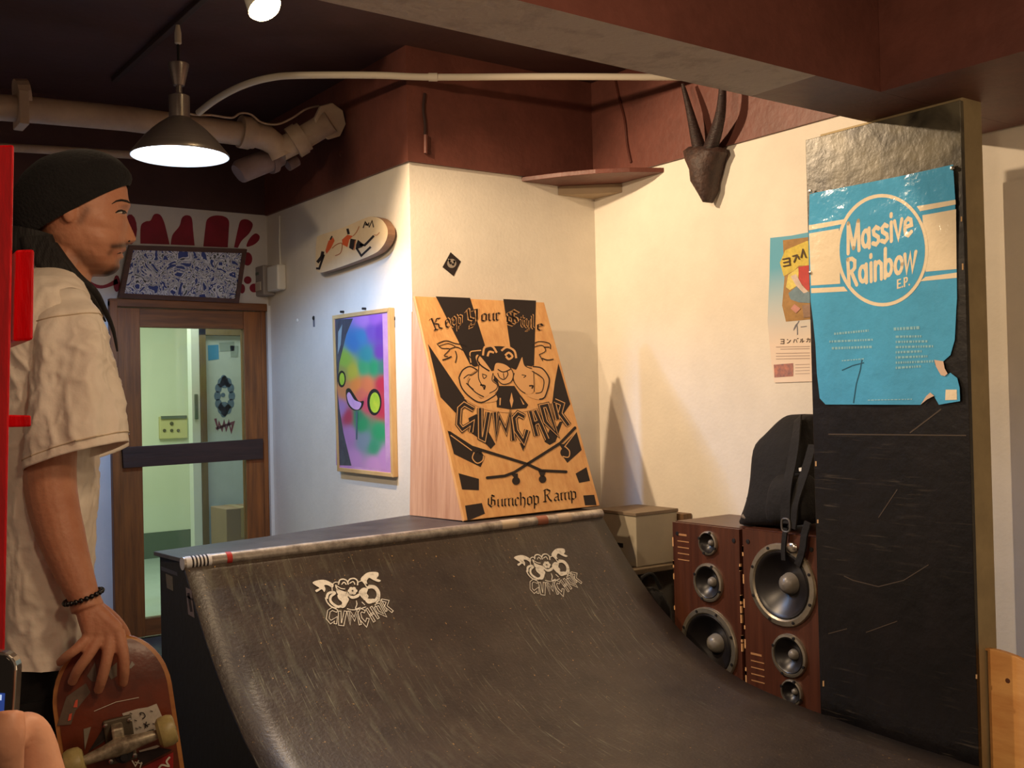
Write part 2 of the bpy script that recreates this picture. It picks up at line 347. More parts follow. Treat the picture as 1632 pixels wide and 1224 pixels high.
# framed doodle panel leaning above the door
Pt = [on(x, y, 'y', YD-0.10) for x, y in ((206, 391), (393, 397))]; Pb = [on(x, y, 'y', YD-0.045) for x, y in ((380, 483), (189, 474))]
quad = Pt+Pb
dpn = thing('doodle_panel', 'framed panel of blue and white doodles above the wooden door', 'framed art', tuple((Pb[0]+Pb[1])/2))
N = (quad[1]-quad[0]).cross(quad[3]-quad[0]).normalized()
if N.y > 0: N = -N
dm = bpy.data.materials.new('blue_white_doodles'); dm.use_nodes = True; nt = dm.node_tree; b = nt.nodes['Principled BSDF']; b.inputs['Roughness'].default_value = .5
tc = nt.nodes.new('ShaderNodeTexCoord'); nz = nt.nodes.new('ShaderNodeTexNoise'); nz.inputs['Scale'].default_value = 12; nz.inputs['Detail'].default_value = 2; nz.inputs['Distortion'].default_value = 1.6
nt.links.new(tc.outputs['Object'], nz.inputs[0]); rp = nt.nodes.new('ShaderNodeValToRGB'); rp.color_ramp.interpolation = 'CONSTANT'
els = rp.color_ramp.elements; W_ = (*lin((212, 214, 222)), 1); B_ = (*lin((38, 60, 132)), 1); K_ = (*lin((46, 52, 62)), 1)
els[0].position = 0; els[0].color = B_; els[1].position = .40; els[1].color = W_
for p, c in ((.455, K_), (.478, W_), (.53, B_), (.555, W_), (.595, K_), (.615, W_), (.645, B_)): e = els.new(p); e.color = c
nt.links.new(nz.outputs[0], rp.inputs[0]); nt.links.new(rp.outputs[0], b.inputs['Base Color'])
cq = sum(quad, Vector())/4
MB().prism([cq+(p-cq)*.97 for p in quad], -N*.012).build('doodle_sheet', dm, dpn)
fm = wood('dark_frame_wood', (92, 54, 40), (66, 38, 30), .5, (4, 20, 20))
for i in range(4):
    a, b2 = quad[i], quad[(i+1) % 4]; ia, ib = inset(quad, .024)[i], inset(quad, .024)[(i+1) % 4]
    MB().prism([a+N*.008, b2+N*.008, ib+N*.008, ia+N*.008], -N*.03).build('frame_bar', fm, dpn)

# ================================================================= THINGS ON THE SIDE WALL
NX = Vector((-1, 0, 0))
# framed painting
xp_ = XL-0.03
quad = [on(x, y, 'x', xp_) for x, y in ((529, 503), (620, 490), (626, 761), (537, 751))]
pt = thing('framed_painting', 'tall graffiti painting in pale wood frame on the bluish wall', 'painting', tuple(quad[3]))
cv = inset(quad, .016)
MB().prism([p+Vector((.006, 0, 0)) for p in cv], (.016, 0, 0)).build('canvas', M('lilac_canvas', (178, 128, 192), .5, rgb2=(200, 160, 205), scale=6), pt)
for i in range(4):
    iq = inset(quad, .020); j = (i+1) % 4
    MB().prism([quad[i], quad[j], iq[j], iq[i]], (.029, 0, 0)).build('frame_bar', MT['frame_wood'], pt, bevel=.002)
fn = plane_fn((xp_+.006, 0, 0), NX); C7 = lambda pts: cp(400, 300, 2.447, pts)
def soft(name, c1, c2): return M(name, c1, .5, rgb2=c2, scale=14, lo=.3, hi=.7)
cpts = [((350, 1000), (176, 128, 188)), ((480, 1075), (198, 146, 202)), ((400, 1060), (186, 138, 196)), ((440, 510), (172, 122, 204)), ((480, 505), (150, 96, 196)), ((500, 560), (98, 58, 168)), ((505, 640), (104, 58, 164)), ((470, 560), (112, 80, 180)), ((400, 600), (60, 118, 178)), ((430, 580), (62, 128, 180)),
  ((450, 650), (50, 138, 150)), ((480, 700), (40, 150, 104)), ((510, 700), (60, 120, 110)), ((440, 700), (60, 160, 110)), ((365, 670), (140, 178, 66)), ((395, 715), (182, 178, 60)), ((355, 720), (150, 150, 80)), ((410, 770), (226, 136, 64)), ((450, 765), (216, 122, 78)), ((365, 790), (205, 130, 80)), ((430, 800), (214, 110, 90)),
  ((512, 760), (182, 40, 70)), ((510, 860), (184, 46, 76)), ((450, 840), (196, 70, 100)), ((380, 890), (172, 50, 84)), ((430, 920), (40, 148, 96)), ((500, 950), (42, 152, 102)), ((480, 1010), (60, 150, 116)), ((440, 985), (120, 140, 160)), ((385, 960), (170, 122, 180)), ((350, 860), (164, 124, 182)), ((415, 890), (50, 130, 96)), ((520, 1050), (190, 140, 200))]
canvas_m = bpy.data.materials.new('spray_painted_canvas'); canvas_m.use_nodes = True; nt = canvas_m.node_tree; b = nt.nodes['Principled BSDF']; b.inputs['Roughness'].default_value = .5
a_ = nt.nodes.new('ShaderNodeAttribute'); a_.attribute_name = 'paint'; nt.links.new(a_.outputs['Color'], b.inputs['Base Color'])
gx, gy = 26, 70; vs = []; fs = []; cols = []
for iy in range(gy+1):
    for ix in range(gx+1):
        l_, r_ = Vector((328+4*iy/gy, 508+572*iy/gy)), Vector((512+14*iy/gy, 490+606*iy/gy)); q = l_.lerp(r_, ix/gx); vs.append(fn(*C7([(q.x, q.y)])[0], .0002)); W_s = 0; acc = Vector((0, 0, 0))
        for (cx, cy), rgb in cpts:
            w_ = 1/(((q.x-cx)**2+((q.y-cy)*.75)**2)/400+.02)**2.2; acc += Vector(lin(rgb))*w_; W_s += w_
        cols.append(acc/W_s)
        if ix < gx and iy < gy: k_ = iy*(gx+1)+ix; fs.append((k_, k_+1, k_+gx+2, k_+gx+1))
me = bpy.data.meshes.new('painted_field'); me.from_pydata([tuple(p) for p in vs], [], fs); me.materials.append(canvas_m)
ca = me.color_attributes.new('paint', 'FLOAT_COLOR', 'POINT')
for k_, c in enumerate(cols): ca.data[k_].color = (*c, 1)
o = bpy.data.objects.new('painted_field', me); COL.objects.link(o); o.parent = pt; o.matrix_parent_inverse = pt.matrix_basis.inverted()
art = [
 (soft('dark_art', (56, 52, 66), (80, 84, 96)), [[(328, 512), (398, 508), (372, 570), (345, 680), (336, 780)], [(336, 780), (345, 860), (362, 960), (392, 1082), (338, 1080), (332, 900)]]),
 (M('black_art', (24, 20, 26), .5), [disc((354, 744), 16, 20, 33), disc((481, 834), 28, 22, 52), catmull([(370, 790), (384, 780), (400, 800), (420, 830), (440, 830), (430, 860), (400, 866), (376, 840)], 4, True)]),
 (soft('eye_art', (140, 190, 50), (190, 210, 60)), [disc((355, 744), 10, 18, 24), disc((483, 836), 20, 20, 40)]),
 (soft('pale_lilac_art', (214, 170, 216), (190, 150, 210)), [catmull([(374, 808), (384, 796), (404, 826), (430, 838), (420, 862), (400, 860), (382, 840)], 4, True)]),
 (soft('pale_stripe_art', (150, 170, 176), (120, 140, 150)), [[(340, 560), (356, 530), (350, 610), (338, 650)]]),
 (soft('drip_art', (60, 90, 110), (80, 110, 120)), [[(408, 870), (416, 870), (414, 980), (409, 980)]]),
]
for i, (mt, polys) in enumerate(art):
    for p in polys: decal('painted_shape', [C7(p)], fn, mt, pt, .0004+.0003*i)
for x, y in ((548, 497), (583, 492)):
    c = on(x, y, 'x', XL); MB().lathe(c, NX, [(.006, 0), (.006, .02), (.001, .022)], 8, True).build('hanging_pin', MT['black'], pt)
# old screw holes and stains
for x, y, r, lb in ((500, 507, 4.0, 'round dark screw hole left of the painting'), (628, 508, 3.6, 'dark screw hole with a drip right of the painting')):
    h = thing('screw_hole', lb, 'wall mark', tuple(on(x, y, 'x', XL)))
    c = on(x, y, 'x', XL); MB().lathe(c, NX, [(.013, 0), (.010, .004), (.004, .002)], 12, True).build('hole_rim', MT['black'], h)
    decal('drip', [stroke([(x, y), (x+.5, y+14)], 3)[0]], plane_fn((XL, 0, 0), NX), M('grey_stain', (110, 110, 120)), h, .001)
c = on(474, 511, 'x', XL)
tag(MB().lathe(c, NX, [(.012, 0), (.010, .005), (.003, .007)], 12, True).build('filled_hole', MT['white']), 'small white filled hole left of the dark screw hole', 'wall mark')

# mounted skateboard deck with painted figures
xd = XL-0.055
out = catmull([(152, 470), (200, 408), (560, 290), (960, 120), (1080, 110), (1200, 150), (1290, 270), (1300, 420), (1220, 590), (1060, 720), (600, 900), (250, 1010), (170, 1000), (135, 930), (135, 640)], 5, True)
C6 = lambda pts: cp(490, 335, 10.2, pts)
dk = thing('skateboard_deck', 'cream skateboard deck with painted black and orange figures on the wall', 'skateboard deck', tuple(on(560, 400, 'x', xd)))
P3 = [on(x, y, 'x', xd) for x, y in C6(out)]
MB().prism([p+Vector((.0006, 0, 0)) for p in P3], (.04, 0, 0)).build('deck', wood('deck_ply', (150, 112, 84), (116, 82, 60), .5, (4, 4, 30)), dk, bevel=.004)
fn = plane_fn((xd, 0, 0), NX)
decal('deck_paint', [C6(out)], fn, M('cream_deck_paint', (226, 206, 170), .5, rgb2=(210, 186, 150), scale=4), dk, .0002)
blk = [[(700, 460), (790, 480), (740, 650), (675, 610)], [(820, 480), (920, 560), (890, 600), (780, 640), (790, 560)]]
blk += stroke([(850, 560), (930, 570), (1080, 415)], 36)+stroke([(800, 620), (875, 740), (1030, 595)], 34)+stroke([(250, 670), (230, 760), (160, 850)], 50)+stroke([(270, 720), (190, 950), (140, 945)], 34)
blk += stroke([(650, 300), (670, 390)], 40)+stroke([(400, 420), (370, 480)], 24)+stroke([(905, 290), (940, 190), (985, 250), (1000, 200)], 18)+stroke([(1000, 280), (1050, 170), (1075, 280)], 18)+stroke([(940, 235), (980, 235)], 30)
decal('black_figures', [C6(p) for p in blk], fn, MT['ink'], dk, .0010)
org = [[(290, 660), (340, 500), (420, 440), (440, 500), (380, 620), (310, 710)], [(560, 480), (650, 400), (740, 420), (680, 480), (650, 600), (570, 560)]]
opm = M('orange_paint', (206, 92, 48), .5)
for p in org: decal('orange_figure', [C6(p)], fn, opm, dk, .0007)
thn = stroke(catmull([(740, 420), (800, 350), (840, 260)], 4), 10)+stroke(catmull([(400, 620), (470, 560), (560, 540), (540, 690), (450, 740)], 4), 12)+stroke([(780, 490), (755, 650)], 16)+stroke(catmull([(1080, 400), (1130, 405), (1170, 360)], 3), 10)
decal('thin_lines', [C6(p) for p in thn], fn, M('dark_orange_line', (168, 96, 56), .5), dk, .0013)

# meter boxes near the corner, with cable
yb = [on(417, 450, 'x', XL).y, on(439, 450, 'x', XL).y, on(458, 450, 'x', XL).y]
zz = [on(425, 427, 'x', XL).z, on(425, 474, 'x', XL).z, on(447, 424, 'x', XL).z, on(447, 464, 'x', XL).z]
mb_ = thing('wall_box', 'grey and white electrical box in the corner beside the door', 'electrical box', (XL, yb[1], zz[1]))
MB().box(XL-.075, XL, yb[1], yb[0]-.02, zz[1], zz[0]).build('grey_housing', MT['greyplastic'], mb_, bevel=.008)
MB().box(XL-.055, XL, yb[2]+.01, yb[1]-.004, zz[3], zz[2]).build('white_cover', MT['white'], mb_, bevel=.01)
MB().box(XL-.079, XL-.074, yb[1]+.06, yb[0]-.1, zz[0]-.05, zz[0]-.035).build('label_plate', MT['skirt'], mb_)
MB().box(XL-.079, XL-.074, yb[1]+.03, yb[0]-.06, zz[1]+.03, zz[1]+.08).build('switch_plate', MT['offwhite'], mb_, bevel=.003)
a = on(447, 424, 'x', XL-.006); b = on(446, 344, 'x', XL-.006)
tag(MB().tube([a, (a+b)/2+Vector((0, .01, 0)), b], .006, 8).build('white_cable', MT['white'], smooth=True), 'thin white cable rising from the corner box', 'cable')

# diamond sticker on the alcove wall
fn = plane_fn((0, YM, 0), (0, -1, 0)); C2 = lambda pts: cp(560, 0, 2.72, pts)
st = thing('diamond_sticker', 'small black diamond sticker with grey emblem above the launch ramp', 'sticker', tuple(on(719, 421, 'y', YM)))
decal('sticker_sheet', [C2([(430, 1093), (475, 1133), (444, 1198), (395, 1158)])], fn, MT['ink'], st, .001)
decal('sticker_emblem', [C2(disc((435, 1142), 20, 14)), C2([(418, 1120), (432, 1128), (424, 1140)]), C2([(452, 1128), (440, 1130), (448, 1146)])], fn, M('grey_emblem', (150, 140, 128)), st, .0016)
decal('sticker_mark', [C2(disc((430, 1140), 6, 8)), C2(disc((441, 1146), 6, 8))], fn, MT['ink'], st, .002)

# ================================================================= RAMP
RX0, RX1 = 1.135, 2.985
C0 = Vector((RX0, 3.392, 0)); C1 = Vector((RX1, 3.478, 0))
TAB = [(0, .742), (.06, .672), (.12, .606), (.175, .548), (.26, .468), (.34, .40), (.42, .345), (.50, .293), (.65, .222), (.80, .176), (1.0, .147), (1.2, .130), (1.5, .113), (1.9, .105), (5.0, .105)]
def prof(s):
    if s <= 0: return TAB[0][1]
    for i in range(len(TAB)-1):
        if TAB[i][0] <= s <= TAB[i+1][0]:
            s0, z0 = TAB[i]; s1, z1 = TAB[i+1]; t = (s-s0)/(s1-s0)
            def sl(k):
                if k <= 0: return (TAB[1][1]-TAB[0][1])/(TAB[1][0]-TAB[0][0])
                if k >= len(TAB)-1: return 0
                return (TAB[k+1][1]-TAB[k-1][1])/(TAB[k+1][0]-TAB[k-1][0])
            h = s1-s0; m0, m1 = sl(i)*h, sl(i+1)*h
            return (2*t**3-3*t*t+1)*z0+(t**3-2*t*t+t)*m0+(-2*t**3+3*t*t)*z1+(t**3-t*t)*m1
    return TAB[-1][1]
def rp_(x, s, off=0.0): 
    y0 = C0.y+(C1.y-C0.y)*(x-RX0)/(RX1-RX0); return Vector((x, y0-s, prof(s)+off))
ss = [0, .03, .06, .09, .12, .15, .18, .22, .26, .30, .34, .38, .42, .46, .50, .55, .60, .65, .70, .75, .80, .85, .9, 1.0, 1.1, 1.2, 1.35, 1.5, 1.7, 1.9, 2.4, 3.0, 4.6]
rm = thing('skate_ramp', 'black skate quarter pipe with white stencils and metal coping', 'skate ramp', (2.05, 2.4, 0))
sm = M('worn_black_ramp_sheet', (40, 32, 29), .42, rgb2=(66, 55, 47), scale=5, lo=.3, hi=.75, bump=.12, bscale=90)
nt = sm.node_tree; b = nt.nodes['Principled BSDF']; tc = nt.nodes.new('ShaderNodeTexCoord')
prev = b.inputs['Base Color'].links[0].from_socket
def mask(scale, st, lo, hi, rot=0, dist=0, det=4, src=None):
    mp = nt.nodes.new('ShaderNodeMapping'); mp.inputs['Scale'].default_value = st; mp.inputs['Rotation'].default_value = (0, 0, rot)
    nt.links.new(tc.outputs['Object'], mp.inputs[0]); n = nt.nodes.new('ShaderNodeTexNoise'); n.inputs['Scale'].default_value = scale; n.inputs['Detail'].default_value = det; n.inputs['Distortion'].default_value = dist
    nt.links.new(mp.outputs[0], n.inputs[0]); r = nt.nodes.new('ShaderNodeMapRange'); r.inputs[1].default_value = lo; r.inputs[2].default_value = hi
    nt.links.new(n.outputs[0], r.inputs[0]); return r.outputs[0]
def mul(a, c):
    k = nt.nodes.new('ShaderNodeMath'); k.operation = 'MULTIPLY'; nt.links.new(a, k.inputs[0])
    if isinstance(c, float): k.inputs[1].default_value = c
    else: nt.links.new(c, k.inputs[1])
    return k.outputs[0]
def over(prev, fac, rgb):
    mx = nt.nodes.new('ShaderNodeMixRGB'); nt.links.new(fac, mx.inputs[0]); nt.links.new(prev, mx.inputs[1]); mx.inputs[2].default_value = (*lin(rgb), 1); return mx.outputs[0]
prev = over(prev, mul(mul(mask(14, (20, .6, .6), .62, .70, .35, .5), mask(1.6, (1, 1, 1), .42, .60)), .55), (138, 138, 116))   # long wheel scuffs
prev = over(prev, mul(mul(mask(17, (18, .5, .5), .63, .70, -.4, .4), mask(2.1, (1, 1, 1), .48, .6)), .5), (120, 116, 104))
prev = over(prev, mul(mask(110, (1, 1, 1), .69, .73), .8), (176, 138, 84))                                                       # chips of bare wood
prev = over(prev, mul(mask(60, (1, 1, 1), .60, .75), .35), (92, 82, 72)); prev = over(prev, mul(mul(mask(7, (5, 1, 1), .50, .72, .25, .8, 6), mask(1.1, (1, 1, 1), .50, .62)), .32), (112, 112, 94))
nt.links.new(prev, b.inputs['Base Color'])
def rampx1(s): return RX1
rows = [[rp_(RX0+(RX1-RX0)*k/16, s) for k in range(17)] for s in ss]
mb = MB().loft(rows, closed=False)
o = mb.build('ramp_surface', sm, rm, smooth=True, sharp=60); sd = o.modifiers.new('thick', 'SOLIDIFY'); sd.thickness = .012; sd.offset = -1
surf = o
if surf.data.polygons[0].normal.z < 0: surf.data.flip_normals()
blackwood = M('black_painted_ply', (18, 15, 15), .75, var=.3, scale=12, bump=.15, bscale=30)
bl = Vector((1.112, 3.635, 0))
for x, nm in ((RX0, 'side_panel'), (RX1-.018, 'side_panel')):
    s_ = [s for s in ss]
    poly = [Vector((x, rp_(x, s).y+.0, rp_(x, s).z-.014)) for s in s_]
    yb0 = poly[0].y; back = 3.635 if x < 2 else 4.10
    poly = [Vector((x, back, .0)), Vector((x, back, .742)), Vector((x, yb0+.02, .742))]+poly+[Vector((x, poly[-1].y, 0))]
    MB().prism(poly, (.018, 0, 0)).build(nm, blackwood, rm)
dkp = [Vector((RX0, C0.y+.012, .738)), Vector((RX1, C1.y+.012, .738)), Vector((RX1, 4.125, .738)), Vector((2.33, 3.965, .738)), Vector((1.56, 3.735, .738)), Vector((RX0-.018, 3.645, .738))]
MB().prism(dkp, (0, 0, .014)).build('deck', M('worn_black_deck', (44, 40, 42), .45, rgb2=(70, 66, 66), scale=7, bump=.1), rm, bevel=.002)
cpm = M('worn_steel_coping', (205, 196, 186), .36, .7, rgb2=(136, 126, 118), scale=22, lo=.3, hi=.6)
a = Vector((RX0-.004, C0.y+.002, .737)); b2 = Vector((RX1+.004, C1.y+.002, .737))
part(MB().tube([a+(b2-a)*t/12 for t in range(13)], .0215, 16).build('coping', cpm, rm, smooth=True), 'worn steel coping pipe')
ax = (b2-a).normalized()
for t0, t1, rgb in ((.004, .05, (206, 202, 200)), (.078, .088, (170, 46, 40)), (.70, .745, (196, 176, 150)), (.80, .83, (150, 92, 70)), (.86, .90, (190, 170, 150))):
    MB().tube([a+(b2-a)*t0, a+(b2-a)*t1], .0222, 16, False).build('coping_mark', M('coping_mark_%d' % rgb[1], rgb, .45), rm, smooth=True)
for k in range(5): MB().tube([a+(b2-a)*(.014+.0066*k), a+(b2-a)*(.0172+.0066*k)], .0225, 16, False).build('coping_lettering', MT['ink'], rm, smooth=True)
# stencils on the sloping sheet
def ramp_fn(x, y, off=0.0):
    d = ray(x, y); t0, t1 = 2.0, 5.2
    def g(t):
        p = EYE+d*t; yy = C0.y+(C1.y-C0.y)*(p.x-RX0)/(RX1-RX0); return p.z-prof(yy-p.y)
    N_ = 40; prev_t = t0
    for i in range(1, N_+1):
        t = t0+(t1-t0)*i/N_
        if g(t) < 0:
            lo_, hi_ = prev_t, t
            for _ in range(24):
                mid = (lo_+hi_)/2
                if g(mid) < 0: hi_ = mid
                else: lo_ = mid
            break
        prev_t = t
    else: lo_ = t1
    return EYE+d*lo_+Vector((0, -.75, .66))*off
C3 = lambda pts: cp(490, 900, 10.2, pts)
LOGO = []
def L(pts, w, closed=False, sm_=True): LOGO.extend(stroke(catmull(pts, 5, closed) if sm_ else pts, w, closed))
# snakes left and right
LOGO += [catmull([(80, 300), (140, 265), (260, 250), (360, 285), (420, 330), (400, 380), (330, 340), (270, 340), (290, 400), (270, 450), (230, 405), (150, 450), (125, 420), (190, 385), (140, 350)], 3, True)]
LOGO += [catmull([(860, 240), (930, 160), (1010, 125), (1140, 130), (1150, 190), (1120, 230), (1190, 260), (1150, 285), (1060, 250), (1000, 220), (960, 270), (970, 320), (910, 300)], 3, True)]
# head rings and curls
L([(400, 430), (400, 340), (450, 290), (520, 300)], 16); L([(500, 330), (520, 260), (580, 240), (640, 270), (660, 330)], 22); L([(550, 330), (590, 290), (630, 330)], 18)
L([(650, 290), (690, 240), (760, 230), (810, 270), (810, 340)], 22); L([(680, 310), (740, 280), (770, 330)], 16); L([(820, 290), (880, 270), (930, 320), (960, 370)], 16)
L([(455, 330), (480, 400), (560, 440), (630, 460)], 22); L([(460, 340), (540, 390), (610, 400)], 14)
LOGO += [catmull([(470, 400), (560, 450), (640, 470), (650, 530), (560, 520), (480, 470)], 3, True), catmull([(830, 450), (900, 380), (980, 400), (960, 470), (990, 520), (940, 590), (870, 530)], 3, True)]
# flower
for k in range(6):
    an = k*math.pi/3; LOGO.append(disc((730+46*math.cos(an), 430+40*math.sin(an)), 34, 10, 28))
LOGO += [catmull([(640, 440), (690, 500), (760, 510), (840, 470), (830, 530), (720, 560), (650, 500)], 3, True)]
# left and right round faces
L([(310, 560), (330, 480), (400, 450), (440, 470), (380, 520), (370, 590), (420, 650), (500, 690), (580, 660)], 40); L([(290, 540), (320, 620), (390, 690), (470, 715)], 22)
LOGO += [catmull([(490, 490), (600, 500), (670, 560), (650, 620), (600, 700), (540, 700), (560, 620), (500, 560)], 3, True)]
L([(960, 380), (1060, 370), (1130, 430), (1140, 520), (1090, 590), (1000, 610)], 46); L([(990, 340), (1100, 360), (1165, 450), (1160, 570), (1110, 630)], 22)
LOGO += [catmull([(930, 540), (1000, 560), (1080, 560), (1060, 620), (990, 640), (940, 600)], 3, True)]
L([(790, 590), (800, 650), (780, 720), (860, 700)], 16); L([(640, 720), (740, 740), (860, 720), (950, 690)], 14); L([(880, 610), (930, 660)], 14)
# GUMCHOP, outlined letters
def OUT(pts, w, closed=False):
    for ww in (w,):
        P = stroke(pts, ww, closed); n = len(P)
        left = [q[0] for q in P]+[P[-1][1]]; right = [q[3] for q in P]+[P[-1][2]]
        ring = left+right[::-1]; LOGO.extend(stroke(ring, 11, True))
OUT([(480, 760), (400, 725), (345, 760), (325, 880), (375, 940), (460, 885), (450, 965)], 44)
OUT([(520, 760), (525, 970), (570, 975), (615, 760)], 44)
OUT([(655, 760), (690, 950), (700, 790), (760, 890), (800, 770), (855, 980)], 36)
OUT([(930, 770), (870, 745), (840, 790), (860, 880), (950, 980), (980, 880)], 44)
OUT([(960, 720), (1085, 930)], 34); OUT([(1030, 690), (1150, 880)], 34); OUT([(1010, 830), (1070, 790)], 26)
OUT([(1100, 670), (1160, 650), (1260, 830), (1140, 770), (1100, 690)], 36); OUT([(1200, 580), (1300, 600), (1270, 680), (1380, 770)], 36); OUT([(1185, 580), (1280, 760)], 26)
LOGO = [C3(p) for p in LOGO]
white_stencil = M('white_stencil_paint', (206, 198, 182), .6, rgb2=(150, 142, 128), scale=60, lo=.3, hi=.5)
part(decal('stencil_logo', LOGO, ramp_fn, white_stencil, rm, .0022), 'white stencilled emblem with jagged letters, nearer the ramp corner')
# affine copy of the same stencil further right
import itertools
A0 = [(498, 930), (626, 976), (585, 999)]; A1 = [(819, 890), (927, 930), (898, 950)]
def aff(p):
    (x0, y0), (x1, y1), (x2, y2) = A0; det = (x1-x0)*(y2-y0)-(x2-x0)*(y1-y0)
    u = ((p[0]-x0)*(y2-y0)-(x2-x0)*(p[1]-y0))/det; v = ((x1-x0)*(p[1]-y0)-(p[0]-x0)*(y1-y0))/det
    return tuple(A1[0][i]+u*(A1[1][i]-A1[0][i])+v*(A1[2][i]-A1[0][i]) for i in (0, 1))
part(decal('stencil_logo', [[aff(p) for p in q] for q in LOGO], ramp_fn, white_stencil, rm, .0022), 'white stencilled emblem with jagged letters, below the launch ramp')
# stickers on the side panel
fn = plane_fn((RX0, 0, 0), NX)
for pts, rgb in (([(296, 936), (305, 940), (310, 985), (300, 979)], (110, 96, 96)), ([(264, 914), (275, 919), (276, 942), (266, 937)], (96, 86, 62)), ([(256, 902), (282, 912), (283, 918), (257, 909)], (52, 46, 46))):
    decal('sticker', [pts], fn, M('side_sticker_%d' % rgb[2], rgb, .5, var=.3, scale=60), rm, .001)
decal('sticker_print', stroke([(300, 945), (305, 975)], 4)+stroke([(298, 950), (307, 956)], 3), fn, MT['ink'], rm, .0016)
tag(MB().box(.34, 1.13, 1.2, 3.45, 0.0, .036).build('plywood_sheet', M('dirty_plywood', (92, 80, 62), .7, var=.3, scale=8), bevel=.003), 'dirty plywood sheet on the floor beside the skate ramp', 'plywood')

# ================================================================= LAUNCH RAMP WITH BLACK ART
KX0, KX1, KYF, KYB, KZ0, KZ1 = 2.325, 3.075, 3.553, 3.945, .752, 1.705
kl = thing('launch_ramp', 'wooden launch ramp stood on end, black rising sun art', 'launch ramp', ((KX0+KX1)/2, 3.8, KZ0))
TLp = on(661, 472, 'y', KYB-.02); TRp = on(867, 482, 'y', KYB-.02); BLp = on(741, 833, 'y', KYF); BRp = on(956, 806, 'y', KYF+.05)
ply = wood('pale_ply_face', (228, 178, 118), (206, 148, 92), .55, (24, 24, 1.4), 1.4)
ply2 = wood('pink_ply_side', (214, 172, 142), (176, 128, 100), .6, (24, 24, 1.2), 1.4)
KN = (TRp-TLp).cross(BLp-TLp).normalized()
if KN.y > 0: KN = -KN
BRp = hit(956, 806, TLp, KN)
BLp = BLp+(TLp-BLp).normalized()*.009; BRp = BRp+(TRp-BRp).normalized()*.0015; BRp.z = max(BRp.z, .7595)
fq = [TLp, TRp, BRp, BLp]
MB().prism(fq, -KN*.016).build('art_board', ply, kl, bevel=.001)
for e0, e1, sgn in ((TLp, BLp, 1), (TRp, BRp, -1)):
    dx = Vector((.016*sgn, 0, 0)); a, b2 = e0-KN*.017, e1-KN*.017
    b2 = b2+Vector((0, 0, .004)); bk = Vector((b2.x-.03*sgn, KYB-.005, .754)); tk = Vector((a.x, KYB-.005, a.z))
    MB().prism([a, b2, bk, tk], dx).build('side_panel', ply2, kl)
bx0 = on(651, 500, 'y', KYB+.01).x
part(MB().prism([Vector((bx0, KYB, .7535)), Vector((BRp.x, KYB, .7535)), Vector((TRp.x, KYB, TRp.z-.02)), Vector((bx0+.02, KYB, on(653, 496, 'y', KYB).z))], (0, .018, 0)).build('back_board', wood('orange_ply', (198, 134, 84), (168, 104, 62), .6), kl), 'orange plywood back')
kf = plane_fn(TLp, KN); K1 = lambda pts: cp(655, 465, 6.8, pts); K2 = lambda pts: cp(690, 610, 5.322, pts)
rays = [K1([(268, 50), (640, 66), (800, 575), (830, 720), (640, 790)]), K1([(1000, 78), (1355, 96), (1334, 800), (1130, 810), (1075, 590)]),
        [(682, 548), (745, 641), (726, 658), (702, 633)], [(890, 579), (909, 644), (898, 660), (880, 643), (884, 610)],
        K2([(300, 300), (370, 265), (480, 430), (530, 520), (490, 562), (430, 500), (330, 430)]), K2([(124, 404), (440, 622), (405, 715), (178, 604)]),
        K2([(217, 767), (390, 815), (390, 912), (247, 905)]), K2([(272, 1042), (415, 1020), (441, 1110), (294, 1172)]),
        K2([(1218, 412), (1262, 570), (1140, 680), (1105, 630), (1110, 520)]), K2([(1210, 770), (1302, 716), (1332, 832), (1240, 850)]),
        K2([(1275, 956), (1368, 950), (1388, 1038), (1290, 1040)]), K2([(1055, 370), (1075, 330), (1100, 330), (1040, 500), (990, 528), (945, 500), (1000, 370)])]
for q in rays: decal('sunburst_ray', [q], kf, MT['ink'], kl, .0006)
blackp = []; tanp = []; black2 = []
def kb(pts, w, cl=False, dst=None): (blackp if dst is None else dst).extend(K1(p) for p in stroke(catmull(pts, 4, cl), w, cl))
# hair mass, torso
blackp += [K1(catmull([(640, 740), (690, 650), (780, 620), (900, 590), (1050, 600), (1140, 650), (1230, 660), (1320, 800), (1230, 800), (1160, 850), (1000, 800), (870, 860), (760, 800), (680, 810)], 4, True))]
blackp += [K1([(940, 1020), (1120, 1020), (1180, 1110), (1270, 1224), (1250, 1260), (1080, 1275), (930, 1250), (925, 1150)]), K1([(870, 880), (930, 930), (960, 1030), (900, 1000)])]
tanp += [K1(catmull([(700, 710), (740, 690), (860, 840), (900, 930), (890, 960), (940, 1010), (930, 1080), (830, 1130), (760, 1160), (720, 1120), (620, 1000), (640, 930), (720, 870), (730, 800)], 4, True))]
tanp += [K1(catmull([(1210, 700), (1230, 800), (1320, 860), (1340, 960), (1330, 1080), (1260, 1110), (1180, 1060), (1120, 960), (1110, 880), (1150, 830)], 4, True))]
tanp += [K1(catmull([(900, 830), (920, 770), (1010, 780), (1080, 830), (1110, 900), (1080, 990), (990, 1000), (920, 930)], 4, True))]
tanp += [K1(catmull([(520, 930), (560, 850), (640, 810), (700, 850), (640, 900), (610, 990), (700, 1100), (790, 1150), (900, 1100), (930, 1180), (760, 1200), (640, 1140), (560, 1040)], 4, True))]
tanp += [K1(catmull([(1320, 810), (1420, 830), (1490, 920), (1500, 1000), (1450, 1140), (1380, 1170), (1250, 1120), (1380, 1090), (1430, 1000), (1400, 900), (1330, 880)], 4, True))]
for pts in ([(780, 690), (800, 600), (880, 590), (930, 660)], [(830, 700), (850, 650), (900, 660)], [(980, 640), (1040, 600), (1120, 640), (1140, 720)], [(1020, 690), (1060, 660), (1100, 700), (1060, 730), (1030, 700)]): 
    tanp.extend(K1(p) for p in stroke(catmull(pts, 4), 22))
